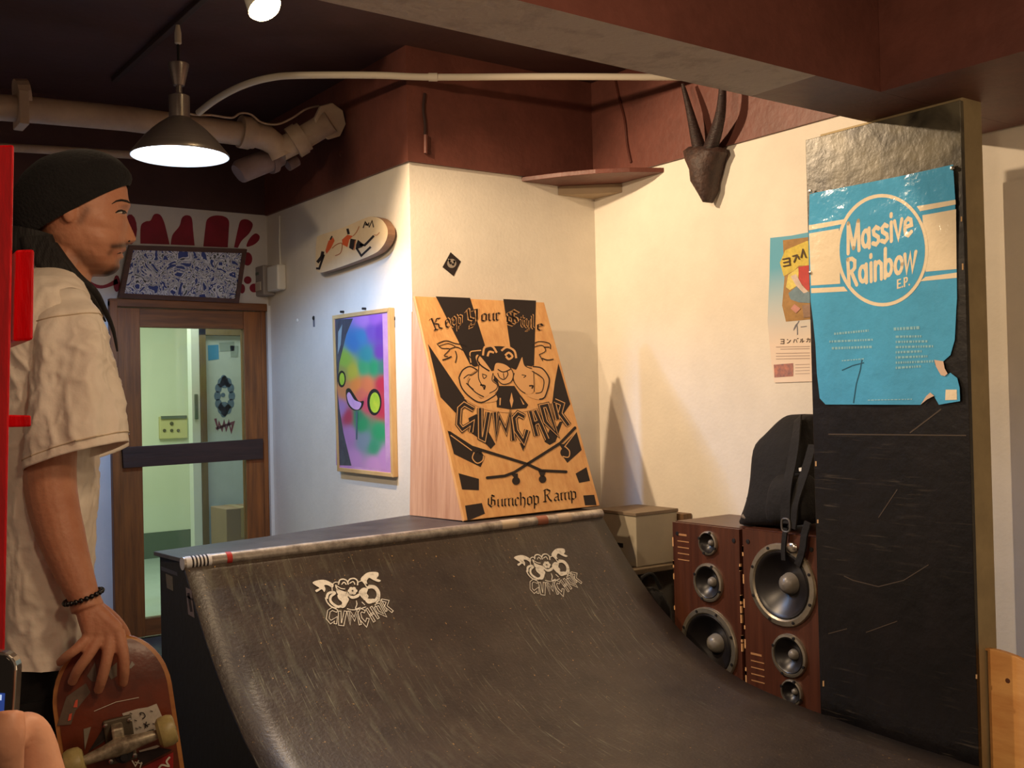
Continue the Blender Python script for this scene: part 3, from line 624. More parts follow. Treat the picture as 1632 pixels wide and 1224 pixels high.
tanp += [K1(p) for p in stroke(catmull([(650, 770), (640, 660), (700, 640), (760, 635)], 4), 12)]+[K1([(960, 1150), (975, 1150), (970, 1230), (958, 1230)]), K1([(1090, 1090), (1110, 1180), (1090, 1260), (1070, 1180)]), K1([(1180, 1140), (1230, 1220), (1215, 1224)])]
for pts, w in (([(520, 930), (560, 850), (640, 810), (720, 850)], 14), ([(520, 930), (550, 1040), (640, 1140), (760, 1200), (900, 1130), (940, 1080)], 14), ([(570, 940), (620, 900), (660, 900), (720, 860)], 10), ([(600, 990), (700, 1090), (790, 1140)], 12), ([(640, 940), (620, 1000), (680, 1060)], 8),
               ([(740, 760), (730, 880), (740, 960), (800, 1060)], 10), ([(770, 890), (820, 910), (790, 940), (775, 900)], 9), ([(890, 880), (880, 960), (935, 1010), (920, 1060), (850, 1100)], 9), ([(750, 1010), (800, 1020), (790, 1060)], 18),
               ([(1320, 810), (1420, 830), (1490, 920), (1495, 1000), (1450, 1140), (1390, 1165)], 14), ([(1310, 860), (1380, 900), (1440, 960), (1420, 1080), (1350, 1100)], 10), ([(1330, 860), (1335, 1080)], 7), ([(1200, 900), (1245, 910), (1220, 930)], 9), ([(1280, 1020), (1320, 1020), (1310, 1050)], 16), ([(1120, 880), (1110, 960), (1180, 1060), (1240, 1100)], 9), ([(1210, 700), (1235, 800), (1310, 830)], 9),
               ([(940, 840), (1000, 870), (1080, 840)], 12), ([(940, 880), (960, 930), (1010, 950), (1050, 900), (1040, 860)], 10), ([(920, 930), (990, 1000), (1080, 980), (1110, 900), (1080, 830), (1010, 780), (920, 770), (895, 840)], 9), ([(1000, 880), (1010, 940)], 8),
               ([(740, 690), (720, 740), (760, 800), (850, 860)], 16), ([(290, 560), (380, 530), (480, 560), (590, 580), (640, 640)], 10), ([(280, 560), (330, 610), (420, 620), (360, 690), (400, 700)], 9), ([(420, 620), (500, 600), (600, 660), (650, 720)], 10), ([(480, 640), (495, 700), (480, 770)], 10), ([(340, 740), (400, 720), (440, 700)], 14), ([(300, 590), (400, 560), (480, 590)], 8),
               ([(1300, 590), (1380, 540), (1500, 560), (1510, 620)], 10), ([(1330, 600), (1420, 580), (1460, 640), (1390, 680)], 9), ([(1390, 680), (1430, 750)], 9), ([(1420, 720), (1480, 740), (1545, 730)], 12), ([(1500, 600), (1440, 600)], 12)):
    decal('emblem_line', [K1(p) for p in stroke(catmull(pts, 4), w)], kf, MT['ink'], kl, .0015)
# jagged GUMCHOP
GL = [([(345, 225), (265, 180), (225, 215), (215, 350), (250, 395), (335, 340), (322, 420)], 0), ([(400, 215), (402, 465), (432, 480), (472, 250)], 0), ([(525, 250), (537, 450), (562, 290), (620, 410), (655, 260), (682, 490)], 0),
      ([(775, 290), (722, 262), (688, 300), (704, 405), (770, 500), (800, 400)], 0), ([(825, 240), (880, 450)], 0), ([(850, 350), (895, 330)], 0), ([(865, 235), (970, 480)], 0), ([(920, 200), (968, 190), (1050, 430), (955, 330)], 1), ([(1032, 150), (1100, 180), (1078, 260), (1150, 360)], 0), ([(1025, 170), (1060, 310)], 0)]
g1, g2, g3 = [], [], []
for pts, c in GL:
    for nm, ww, mt, of in (('jagged_letter', 52, 'ink', .0018), ('jagged_letter_line', 38, 'tan_ink', .0021), ('jagged_letter_core', 24, 'ink', .0024)): decal(nm, [K2(p) for p in stroke(pts, ww, bool(c))], kf, MT[mt], kl, of)
decal('jagged_letter', [K2([(735, 510), (785, 520), (765, 580)])], kf, MT['ink'], kl, .0018)
tanp += [K2(p) for p in stroke(catmull([(270, 130), (420, 210), (560, 240), (730, 245), (900, 205), (1010, 165)], 4), 14)]
# crossed boards
bd = [([(140, 422), (330, 545), (800, 690), (920, 745), (1130, 755)], 24), ([(460, 806), (610, 790), (690, 760), (1080, 512), (1205, 382)], 24)]
for pts, w in bd: decal('painted_board', [K2(p) for p in stroke(pts, w, False, True)], kf, MT['ink'], kl, .0015)
for c, r in (((385, 630), 46), ((930, 818), 32), ((705, 832), 34), ((1120, 592), 40)): decal('painted_wheel', [K2(disc(c, r))], kf, MT['ink'], kl, .0015)
for p in ([(340, 550), (420, 580), (400, 620), (360, 600)], [(890, 740), (960, 750), (940, 800), (910, 790)], [(660, 770), (720, 770), (720, 820), (690, 810)], [(1070, 520), (1120, 520), (1130, 570), (1100, 570)]): decal('painted_truck', [K2(p)], kf, MT['ink'], kl, .0015)
ring = [K2(p) for p in stroke(catmull([(350, 590), (335, 640), (375, 682), (420, 660), (430, 620)], 5), 9)]+[K2(p) for p in stroke(catmull([(1120, 540), (1158, 580), (1150, 630), (1100, 625)], 5), 9)]+[K2(p) for p in stroke([(150, 445), (330, 575)], 8)]+[K2(p) for p in stroke([(1220, 410), (1115, 545)], 8)]
for q in blackp: decal('emblem_black', [q], kf, MT['ink'], kl, .0009)
for q in tanp[:5]: decal('emblem_wood', [q], kf, MT['tan_ink'], kl, .0012)
decal('emblem_curls', tanp[5:], kf, MT['tan_ink'], kl, .0013)['kind'] = 'stuff'
decal('wheel_outline', ring, kf, MT['tan_ink'], kl, .0018)
mn = lambda x: [(x-.13, .84), (x, .96), (x, .14), (x+.13, .02)]
BLK = {
 'u': (.85, [mn(0), mn(.5)]), 'm': (1.3, [mn(0), mn(.48), mn(.96), [(0, .85), (.35, 1.0)], [(.48, .85), (.83, 1.0)]]), 'n': (.85, [mn(0), mn(.5)]), 'r': (.62, [mn(0), [(.02, .85), (.2, 1), (.36, .86)]]),
 'o': (.82, [[(.25, 1), (0, .85), (0, .15), (.25, 0)], [(.25, 1), (.5, .85), (.5, .15), (.25, 0)]]), 'e': (.72, [[(.25, 1), (0, .8), (0, .15), (.2, 0), (.42, .15)], [(.25, 1), (.45, .75), (.05, .5)]]),
 'c': (.68, [[(.42, .85), (.25, 1), (0, .8), (0, .15), (.2, 0), (.42, .15)]]), 'p': (.85, [[(-.12, 1.1), (0, .95), (0, -.5)], [(0, .85), (.25, 1), (.5, .85), (.5, .15), (.25, 0), (0, .12)]]),
 'h': (.85, [[(-.08, 1.6), (0, 1.5), (0, 0)], [(0, .85), (.25, 1), (.5, .8), (.5, .1), (.38, -.28)]]), 'a': (.85, [[(.05, .9), (.25, 1), (.48, .85), (.48, .1), (.62, 0)], [(.48, .55), (.1, .45), (0, .3), (0, .12), (.2, 0), (.48, .2)]]),
 't': (.6, [[(.1, 1.35), (.1, .15), (.25, 0), (.4, .12)], [(-.08, 1), (.36, 1)]]), 'y': (.85, [mn(0), [(.5, 1), (.5, .1), (.3, -.35), (.02, -.45)], [(.12, .02), (.5, .15)]]), 'l': (.42, [[(-.08, 1.6), (0, 1.5), (0, .15), (.15, 0)]]),
 'K': (1.15, [[(-.2, 1.45), (.05, 1.6), (.05, 0)], [(-.2, .05), (.25, 0)], [(.05, .75), (.3, 1.1), (.5, 1.5), (.75, 1.45)], [(.2, .85), (.5, .7), (.5, .2), (.8, 0)]]),
 'Y': (1.2, [[(-.15, 1.4), (.1, 1.6), (.1, .7), (.4, .5)], [(.45, 1.5), (.8, 1.6), (.8, .4), (.4, -.1), (0, -.12), (.1, .1)], [(.4, .5), (.8, .75)]]),
 'S': (1.15, [[(.8, 1.35), (.45, 1.6), (.08, 1.3), (.2, 1.0), (.68, .7), (.78, .35), (.45, 0), (0, .2)], [(.0, .95), (.0, .4), (.3, .15)], [(.4, 1.4), (.45, .3)]]),
 'G': (1.2, [[(.75, 1.4), (.4, 1.6), (0, 1.2), (0, .4), (.38, 0), (.8, .25), (.8, .85), (.5, .95)], [(.38, 1.4), (.38, .3)]]),
 'R': (1.2, [[(.05, 1.6), (.05, 0)], [(-.15, 1.45), (.3, 1.6), (.7, 1.35), (.55, 1.0), (.1, .8)], [(.3, .85), (.55, .3), (.85, 0)], [(-.2, .05), (.2, 0)]]), ' ': (.55, [])}
def black_text(txt, q, w=.2, xcap=1.6):                 # q: four pixel corners (bl, br, tl, tr) of baseline and cap line
    tot = sum(BLK[c][0] for c in txt)-.2; x0 = 0; out = []
    def mp(p):
        u = p[0]/tot; v = p[1]/xcap
        a = Vector(q[0]).lerp(Vector(q[1]), u); b = Vector(q[2]).lerp(Vector(q[3]), u); return a+(b-a)*v
    for c in txt:
        wd, st_ = BLK[c]; out.append([])
        for s_ in st_:
            for pl in nib([(x+x0, y) for x, y in s_], w): out[-1].append([mp(p) for p in pl])
        x0 += wd
    return out
kt = [('K', [(268, 415), (350, 395), (215, 290), (330, 275)]), ('eep', [(385, 390), (560, 355), (360, 240), (560, 190)]), ('Y', [(635, 370), (740, 330), (605, 190), (740, 190)]), ('our', [(770, 320), (965, 310), (765, 190), (965, 175)]), ('S', [(1050, 360), (1175, 360), (1040, 200), (1175, 210)]), ('tyl', [(1195, 375), (1335, 400), (1195, 240), (1335, 255)]), ('e', [(1375, 415), (1430, 425), (1375, 295), (1445, 305)])]
halo, txt_ = [], []
for s_, q in kt:
    q = K1(q); halo += black_text(s_, q, .42); txt_ += black_text(s_, q, .2)
for q in halo: decal('letter_outline', q, kf, MT['tan_ink'], kl, .0012)
for q in txt_: decal('letter', q, kf, MT['ink'], kl, .0016)
t2 = black_text('Gumchop', K2([(470, 1055), (905, 1030), (470, 955), (900, 915)]), .19)+black_text('Ramp', K2([(950, 1010), (1222, 985), (945, 905), (1215, 880)]), .19)
for q in t2: decal('letter', q, kf, MT['ink'], kl, .0016)

# ================================================================= CEILING THINGS
# light rail, pendant lamp
tag(MB().box(1.461, 1.488, 3.2, 5.3, 2.845, CEIL).build('light_rail', M('dark_rail', (58, 42, 40), .6), bevel=.003), 'thin dark lighting rail along the ceiling above the pendant', 'light rail')
LX, LY, LZ = 1.472, 4.345, 2.285
pl = thing('pendant_lamp', 'brushed steel cone pendant lamp with bright white opening', 'pendant lamp', (LX, LY, LZ))
k = 4.385/FOC*0.955
def yz(y): return LZ+(247-y)*4.385/FOC
sh = [(80*k, yz(246)), (80*k, yz(243)), (74*k, yz(236)), (60*k, yz(219)), (46*k, yz(205)), (34*k, yz(195)), (24*k, yz(188)), (18*k, yz(184))]
inn = [(17*k, yz(186)), (33*k, yz(197)), (58*k, yz(221)), (77*k, yz(243)), (79*k, yz(246))]
part(MB().lathe((LX, LY, 0), (0, 0, 1), sh, 48).build('lamp_shade', MT['steel'], pl, smooth=True), 'brushed steel cone')
part(MB().lathe((LX, LY, 0), (0, 0, 1), inn, 48).build('shade_lining', M('white_enamel', (245, 248, 252), .4), pl, smooth=True), 'white inside of the shade')
MB().lathe((LX, LY, 0), (0, 0, 1), [(17*k, yz(184)), (17*k, yz(149)), (10*k, yz(146)), (5*k, yz(144))], 28).build('neck', MT['steel'], pl, smooth=True)
MB().lathe((LX, LY, 0), (0, 0, 1), [(5*k, yz(146)), (5*k, yz(132)), (9*k, yz(132)), (17*k, yz(100)), (17*k, yz(97)), (2*k, yz(95))], 28).build('canopy_cup', MT['steel'], pl, smooth=True)
MB().tube([(LX, LY, yz(97)), (LX, LY, yz(64))], .006, 8).build('cord', MT['black'], pl)
MB().lathe((LX, LY, 0), (0, 0, 1), [(.006, yz(66)), (.014, yz(64)), (.014, yz(48)), (.008, 2.84)], 14).build('cord_plug', MT['offwhite'], pl, smooth=True)
part(MB().sphere((LX, LY, yz(228)), .055, sc=(1, 1, 1.1)).build('bulb', emat('cool_bulb', (225, 238, 255), 22), pl, smooth=True), 'glowing cool white bulb')
part(MB().lathe((LX, LY, 0), (0, 0, 1), [(.0005, yz(240)), (74*k, yz(240)), (74*k, yz(239)), (.0005, yz(239))], 40).build('diffuser', emat('lamp_diffuser', (226, 240, 255), 6.5), pl), 'glowing diffuser disc')
# warm spot bulb
sb = thing('spot_lamp', 'glowing warm spot bulb at the top beside the beam', 'spot lamp', (1.60, 3.76, CEIL))
sc_, sd_ = Vector((1.60, 3.76, 2.77)), Vector((.25, -.45, -.85)).normalized()
MB().lathe(sc_, sd_, [(.03, -.09), (.05, -.07), (.062, 0), (.066, .02)], 20).build('lamp_head', MT['white'], sb, smooth=True)
part(MB().lathe(sc_, sd_, [(.062, .012), (.056, .034), (.035, .048), (.001, .053)], 20, True).build('bulb', emat('warm_bulb', (255, 226, 170), 30), sb, smooth=True), 'glowing warm bulb face')
MB().tube([sc_-sd_*.06, (1.59, 3.78, CEIL)], .012, 10).build('stem', MT['white'], sb, smooth=True)
# second spot body cropped by the top edge
c2_ = dep(115, -22, 3.1); s2 = thing('spot_lamp', 'pale round ceiling fitting cropped by the top left edge', 'spot lamp', tuple(c2_))
MB().lathe(c2_, (0, 0, -1), [(.035, -.10), (.04, -.02), (.036, .012), (.02, .02), (.001, .021)], 20, True).build('lamp_head', MT['offwhite'], s2, smooth=True)
MB().tube([c2_+Vector((0, 0, .09)), (c2_.x, c2_.y, CEIL)], .012, 10).build('stem', MT['offwhite'], s2, smooth=True)
# white conduit
ZC = 2.70
pth = [on(316, 180, 'z', 2.60), on(345, 158, 'z', 2.64), on(385, 137, 'z', 2.675), on(430, 124, 'z', 2.695)]+[on(x, y, 'z', ZC) for x, y in ((480, 120), (600, 120), (690, 123), (880, 122), (1048, 123))]
pe = pth[-1]+(pth[-1]-pth[-2])*((XR-.016-pth[-1].x)/(pth[-1].x-pth[-2].x)); pth.append(pe)
pth = catmull([tuple(p) for p in pth], 5)
cd = thing('conduit', 'thin white conduit crossing below the ceiling', 'conduit', tuple(pth[0]))
MB().tube(pth, .0155, 12).build('conduit_pipe', MT['offwhite'], cd, smooth=True)
c = on(690, 123, 'z', ZC); MB().tube([c-(pth[-1]-c).normalized()*.02, c+(pth[-1]-c).normalized()*.02], .019, 12).build('coupling', MT['offwhite'], cd, smooth=True)
# drain pipes
YP = 4.85
dp = thing('drain_pipe', 'thick cream drain pipe with elbow, collars and capped branch', 'pipe', (1.6, YP, 2.54))
MB().tube([on(-90, 164, 'y', YP), on(60, 176, 'y', YP), on(200, 189, 'y', YP), on(388, 214, 'y', YP)], .056, 20).build('main_pipe', MT['pipe'], dp, smooth=True)
def P2(x, y, yy=YP): return on(300+x/4.8, 120+y/4.8, 'y', yy)
MB().tube([P2(425, 440), P2(500, 452), P2(600, 480), P2(680, 540), P2(720, 620)], [.060, .060, .062, .058, .056], 20).build('elbow', MT['pipe'], dp, smooth=True)
for a_, b_, r_ in ((P2(395, 430), P2(470, 445), .078), (P2(465, 445), P2(500, 450), .071)): MB().tube([a_, b_], r_, 24).build('collar', MT['pipe'], dp, smooth=True)
ka, kb_ = P2(800, 520, YP-.02), P2(930, 440, YP-.06)
MB().tube([P2(700, 570), P2(830, 505, YP-.02), P2(960, 430, YP-.07), P2(1090, 350, YP-.13)], .058, 20).build('branch_pipe', MT['pipe'], dp, smooth=True)
for t0, t1, r_ in ((.0, .5, .080), (.35, .7, .073)): MB().tube([ka+(kb_-ka)*t0, ka+(kb_-ka)*t1], r_, 24).build('collar', MT['pipe'], dp, smooth=True)
ce_ = P2(1090, 352, YP-.13); dr_ = (P2(1170, 320, YP-.26)-ce_).normalized()
dr_ = Vector((.10, -.94, -.22)).normalized()
part(MB().lathe(ce_-dr_*.03, dr_, [(.060, -.03), (.066, 0), (.090, .012), (.090, .03), (.001, .032)], 8, True).build('end_cap', MT['pipe_cap'], dp, bevel=.004), 'pale octagonal cap')
MB().tube([P2(1180, 420, YP-.05), P2(1300, 420, YP-.03), Vector((XL, YP-.02, P2(1350, 420).z))], [.05, .048, .048], 16).build('wall_pipe', MT['pipe'], dp, smooth=True)
MB().tube([P2(1270, 420), P2(1300, 425)], .06, 16).build('collar', MT['pipe'], dp, smooth=True)
MB().tube([on(25, 150, 'y', YP), on(45, 150, 'y', YP)], .064, 16).build('collar', MT['pipe'], dp)
a = on(33, 150, 'y', YP); MB().box(a.x-.02, a.x+.02, YP-.068, YP+.068, 2.455, 2.60).build('hanger_strap', MT['pipe'], dp, bevel=.004)
dp2 = dp
MB().tube([P2(380, 750, 4.96), P2(400, 735, 4.96), P2(640, 640, 5.0), P2(690, 610, 5.0)], [.045, .058, .058, .058], 18).build('stub_body', M('mauve_pipe_paint', (150, 128, 126), .6, var=.2), dp2, smooth=True)
MB().tube([P2(610, 655, 5.0), P2(650, 640, 5.0)], .069, 20).build('collar', bpy.data.materials['mauve_pipe_paint'], dp2, smooth=True)
MB().tube([P2(760, 690, 4.98), P2(830, 650, 4.98)], .03, 12).build('lower_lip', bpy.data.materials['mauve_pipe_paint'], dp2, smooth=True)
tag(MB().tube([on(-60, 231, 'y', 5.45), on(100, 240, 'y', 5.45), on(215, 247, 'y', 5.45)], .021, 12).build('thin_pipe', MT['pipe'], smooth=True), 'thinner pale pipe running behind the black beanie', 'pipe')
cab = [(-100, 262), (40, 300), (180, 305), (330, 325), (400, 290), (480, 300), (560, 360), (680, 375), (790, 330), (900, 260), (1000, 235)]
tag(MB().tube(catmull([tuple(P2(x, y, YP-.075)) for x, y in cab], 5), .005, 8).build('thin_cable', MT['pipe'], smooth=True), 'thin pale cable sagging along the drain pipe', 'cable')
tag(MB().tube(catmull([tuple(P2(x, y, 4.80)) for x, y in ((1190, 540), (1160, 600), (1200, 660), (1230, 720), (1265, 660), (1230, 570))], 5), .005, 8).build('cable_loop', MT['brown'], smooth=True), 'brown cable loop below the pipe end', 'cable')
# marks on the brown band
fnM = plane_fn((0, YM-.015, 0), (0, -1, 0)); fnR = plane_fn((XR-.015, 0, 0), NX)
ck = [tuple(fnR(*p, .006)) for p in cp(560, 0, 2.72, [(1145, 345), (1160, 420), (1185, 520), (1195, 620), (1212, 705)])]
tag(MB().tube(catmull(ck, 4), .006, 8).build('band_cable', M('shiny_brown_cable', (84, 44, 36), .2), smooth=True), 'brown cable running down the band left of the horned skull', 'cable')
a, b = [tuple(fnM(*p, .012)) for p in cp(560, 0, 2.72, [(322, 585), (322, 665)])]
tag(MB().tube([a, b], .010, 10).build('short_pipe', MT['brown'], smooth=True), 'short brown pipe stub at the foot of the band above the alcove', 'pipe')
ck = [tuple(fnM(*p, .004)) for p in cp(560, 0, 2.72, [(318, 405), (312, 470), (320, 540), (318, 590)])]
tag(MB().tube(catmull(ck, 4), .007, 8).build('sealed_crack', M('dark_crack', (48, 26, 24), .5), smooth=True), 'dark rough seam on the band above the alcove', 'wall mark')
# rounded corner shelf below the band
cs_ = thing('corner_plate', 'brown rounded plate in the corner under the band', 'corner plate', (XR-.05, YM-.05, WT-.03))
arc = [Vector((3.10, YM-.002, 0)), Vector((3.20, 3.96, 0)), Vector((3.30, 3.82, 0)), Vector((3.42, 3.71, 0)), Vector((XR-.002, 3.63, 0)), Vector((XR-.002, YM-.002, 0))]
MB().prism([p+Vector((0, 0, WT-.03)) for p in arc], (0, 0, .022)).build('plate', MT['brown'], cs_, bevel=.002)
arc2 = [Vector((3.33, YM-.002, 0)), Vector((XR-.002, 3.93, 0)), Vector((XR-.002, YM-.002, 0))]
part(MB().prism([p+Vector((0, 0, WT-.075)) for p in arc2], (0, 0, .044)).build('filler_block', M('grey_beige_filler', (170, 150, 124), .8), cs_), 'grey beige block')

# horned skull on the long wall
sk = thing('horned_skull', 'dark horned animal skull hung on the cream wall', 'skull', tuple(on(1125, 260, 'x', XR)))
bone = M('dark_bone', (74, 52, 44), .6, rgb2=(46, 32, 30), scale=30, bump=.5, bscale=60)
horn = M('dark_horn', (58, 40, 38), .5, rgb2=(36, 26, 26), scale=20, bump=.6, bscale=50, stretch=(1, 1, 8))
CS = lambda x, y, xx: on(1032+x/2.72, y/2.72, 'x', xx)
rg = []
for y, l, r, dpt in ((640, 185, 330, .05), (660, 170, 335, .075), (700, 185, 315, .085), (740, 205, 305, .08), (790, 208, 292, .07), (820, 225, 290, .06), (850, 240, 280, .045), (878, 252, 270, .03)):
    a, b = CS(l, y, XR-.05), CS(r, y, XR-.05); cc = (a+b)/2; hw = (b-a)/2
    rg.append([cc+hw*math.cos(t)*(abs(math.cos(t))**-.15 if abs(math.cos(t)) > .01 else 1)+Vector((-dpt*math.sin(t), 0, 0)) for t in [2*math.pi*i/20 for i in range(20)]])
MB().loft(rg).build('cranium', bone, sk, smooth=True)
for yy_ in (3.272, 3.354):
    c = Vector((XR-.100, yy_, 2.292)); MB().sphere(c, .018, 12, 8, sc=(.6, 1, 1.2)).build('eye_socket', MT['black'], sk, smooth=True)
MB().tube([CS(232, 830, XR-.06), CS(250, 850, XR-.07), CS(240, 872, XR-.07)], [.008, .006, .002], 8).build('jaw_hook', bone, sk, smooth=True)
MB().tube(catmull([tuple(p) for p in (CS(226, 650, XR-.07), CS(205, 570, XR-.09), CS(180, 470, XR-.10), CS(152, 365, XR-.09))], 5), [.034-.026*i/15 for i in range(16)], 12).build('horn', horn, sk, smooth=True)
MB().tube(catmull([tuple(p) for p in (CS(272, 645, XR-.07), CS(300, 560, XR-.10), CS(318, 480, XR-.12), CS(325, 380, XR-.12), CS(320, 300, XR-.11))], 4), [.034-.024*i/16 for i in range(17)], 12).build('horn', horn, sk, smooth=True)

# ================================================================= BLACK BOARD AND POSTERS
PX = 3.03
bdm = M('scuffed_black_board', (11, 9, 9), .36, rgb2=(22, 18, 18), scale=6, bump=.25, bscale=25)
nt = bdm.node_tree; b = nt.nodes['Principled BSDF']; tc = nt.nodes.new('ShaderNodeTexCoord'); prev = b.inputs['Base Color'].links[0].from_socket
prev = over(prev, mul(mul(mask(9, (1, .8, 14), .60, .72, 0, .3), mask(1.5, (1, 1, 1), .42, .6)), .30), (110, 98, 84))
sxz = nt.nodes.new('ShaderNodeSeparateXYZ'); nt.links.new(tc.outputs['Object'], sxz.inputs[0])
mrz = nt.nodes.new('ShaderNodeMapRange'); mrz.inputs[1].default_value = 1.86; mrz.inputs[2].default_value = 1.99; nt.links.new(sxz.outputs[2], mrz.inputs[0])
prev = over(prev, mul(mul(mask(7, (1, 1, 1), .30, .62, 0, .5, 8), mrz.outputs[0]), .55), (150, 142, 116))     # bulb's glare painted in as pale patches near the top
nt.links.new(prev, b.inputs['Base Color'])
kb_o = thing('pillar_board', 'tall scuffed black board on the pillar behind the blue poster', 'board', (PX, 2.08, .004))
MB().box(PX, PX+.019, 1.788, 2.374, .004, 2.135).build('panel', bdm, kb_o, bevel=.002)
for pts, w in (([(1345, 918), (1360, 925), (1400, 935), (1440, 925), (1480, 900)], 1.6), ([(1400, 825), (1430, 780)], 1.6), ([(1450, 690), (1500, 652)], 2.2), ([(1320, 692), (1540, 694)], 2.0), ([(1320, 1010), (1350, 1002)], 1.5), ([(1380, 1008), (1430, 990)], 1.4)):
    decal('scratch', [p for p in stroke(pts, w)], plane_fn((PX, 0, 0), NX), M('pale_scratch', (66, 54, 42), .6), kb_o, .001)
for x, y, h_ in ((1299, 735, 8), (1302, 828, 6), (1531, 345, 8), (1555, 1075, 7), (1311, 1085, 9), (1533, 420, 10)):
    decal('edge_chip', [[(x, y), (x+2.5, y), (x+2.5, y+h_), (x, y+h_)]], plane_fn((PX, 0, 0), NX), M('bare_edge', (176, 140, 96), .7), kb_o, .001)
# blue poster
po = thing('band_poster', 'glossy blue and cream Massive Rainbow poster with torn corner', 'poster', (PX, 2.08, 1.2))
def pw(x, y):      # paper waviness (metres off the board), pixels of the poster plane
    return .0035*(1+math.sin(x*.045+y*.012))+.003*math.exp(-((x-1318)/9)**2)*max(0, min(1, (y-420)/120))+.004*math.exp(-((x-1290)/14)**2)*math.exp(-((y-300)/40)**2)*2
def pf(x, y, off=0.0): return hit(x, y, Vector((PX-.003-off-pw(x, y), 0, 0)), NX)
bluem = M('poster_blue', (84, 172, 222), .15, var=.12, scale=8, bump=.9, bscale=11)
creamm = M('poster_cream', (232, 218, 192), .18, bump=.9, bscale=11)
P5 = lambda pts: cp(1285, 480, 6.528, pts); P4 = lambda pts: cp(1285, 255, 4.996, pts)
outline = P4([(25, 275), (60, 262), (180, 240), (500, 178), (800, 118), (1168, 36)])+P4([(1185, 300), (1190, 600), (1198, 900), (1200, 1100)])+P5([(1560, 100), (1550, 300), (1545, 400), (1500, 560), (1420, 630), (1330, 610), (1340, 660), (1400, 770), (1440, 780), (1500, 745), (1570, 800), (1595, 900), (1600, 1040), (1480, 1060), (1380, 1078), (1330, 990), (1290, 955), (1250, 1000), (1190, 1078), (200, 1075), (140, 1010), (110, 750), (95, 450), (70, 200), (45, 0)])+P4([(25, 900), (18, 600)])
def grid_poly(poly, fn, off, step):
    bm = bmesh.new(); vs = [bm.verts.new((p[0], p[1], 0)) for p in poly]; f = bm.faces.new(vs)
    xs = [p[0] for p in poly]; ys = [p[1] for p in poly]
    for ax_, lo_, hi_ in ((0, min(xs), max(xs)), (1, min(ys), max(ys))):
        t = lo_+step
        while t < hi_:
            bmesh.ops.bisect_plane(bm, geom=bm.verts[:]+bm.edges[:]+bm.faces[:], plane_co=(t, 0, 0) if ax_ == 0 else (0, t, 0), plane_no=(1, 0, 0) if ax_ == 0 else (0, 1, 0)); t += step
    bm.verts.index_update()
    V_ = [fn(v.co.x, v.co.y, off) for v in bm.verts]; F_ = [tuple(v.index for v in f.verts) for f in bm.faces]; bm.free(); return V_, F_
def sheet(name, polys, fn, mat, parent, off, step=14, smooth=True):
    mb = MB()
    for p in polys: mb.add(*grid_poly(p, fn, off, step))
    me = bpy.data.meshes.new(name); me.from_pydata([tuple(p) for p in mb.v], [], mb.f); me.materials.append(mat)
    if smooth:
        for p in me.polygons: p.use_smooth = True
    o = bpy.data.objects.new(name, me); COL.objects.link(o); o.parent = parent; o.matrix_parent_inverse = parent.matrix_basis.inverted(); return o
sheet('paper', [outline], pf, bluem, po, 0)
for q in ([(22, 585), (260, 545), (270, 985), (38, 1000)], [(925, 440), (1192, 392), (1197, 868), (950, 890)]): sheet('cream_band', [P4(q)], pf, creamm, po, .0007)
sheet('cream_stripe', [P4([(20, 520), (300, 472), (285, 510), (20, 560)])], pf, creamm, po, .0007); sheet('cream_stripe', [P4([(880, 368), (1188, 316), (1190, 354), (905, 408)])], pf, creamm, po, .0007)
sheet('cream_stripe', [P4([(38, 1022), (300, 1008), (330, 1045), (40, 1060)])], pf, creamm, po, .0007); sheet('cream_stripe', [P4([(950, 930), (1198, 896), (1198, 938), (905, 966)])], pf, creamm, po, .0007)
sheet('cream_disc', [P4(disc((605, 718), 366, 64, 448))], pf, creamm, po, .0010, 20); sheet('blue_disc', [P4(disc((605, 718), 340, 64, 420))], pf, bluem, po, .0014, 20)
def ell(cx, cy, rx, ry, a0=0, a1=360, n=14): return [(cx+rx*math.cos(math.radians(a0+(a1-a0)*i/n)), cy+ry*math.sin(math.radians(a0+(a1-a0)*i/n))) for i in range(n+1)]
SAN = {'M': (.66, [[(.05, 0), (.07, 1)], [(.07, 1), (.30, .12)], [(.30, .12), (.53, 1)], [(.53, 1), (.55, 0)]]), 'a': (.48, [ell(.2, .33, .15, .27), [(.36, .64), (.36, 0)]]),
 's': (.40, [[(.32, .55), (.2, .62), (.08, .53), (.1, .40), (.3, .26), (.32, .12), (.2, .03), (.05, .10)]]), 'i': (.22, [[(.1, .64), (.1, 0)], [(.1, .86), (.1, .93)]]), 'v': (.44, [[(.03, .65), (.2, .02), (.37, .65)]]),
 'e': (.46, [[(.06, .34), (.37, .36), (.34, .55), (.21, .62), (.09, .53), (.06, .3), (.1, .1), (.22, .03), (.36, .12)]]), 'R': (.52, [[(.07, 0), (.07, .97)], [(.07, .97), (.25, .97), (.38, .86), (.36, .62), (.24, .52), (.07, .5)], [(.2, .5), (.42, 0)]]),
 'n': (.46, [[(.07, 0), (.07, .64)], [(.07, .45), (.14, .6), (.25, .62), (.35, .52), (.36, 0)]]), 'b': (.48, [[(.07, 1.02), (.07, 0)], ell(.22, .33, .15, .27)]), 'o': (.46, [ell(.21, .33, .16, .28)]), 'w': (.62, [[(.02, .65), (.14, .03), (.27, .62), (.4, .03), (.52, .65)]]),
 'E': (.46, [[(.36, .95), (.07, .95), (.07, .04), (.36, .04)], [(.07, .5), (.32, .5)]]), 'P': (.46, [[(.07, 0), (.07, .96), (.28, .96), (.36, .82), (.34, .58), (.24, .46), (.07, .46)]]), '.': (.22, [[(.08, .02), (.08, .09)]]), ' ': (.3, [])}
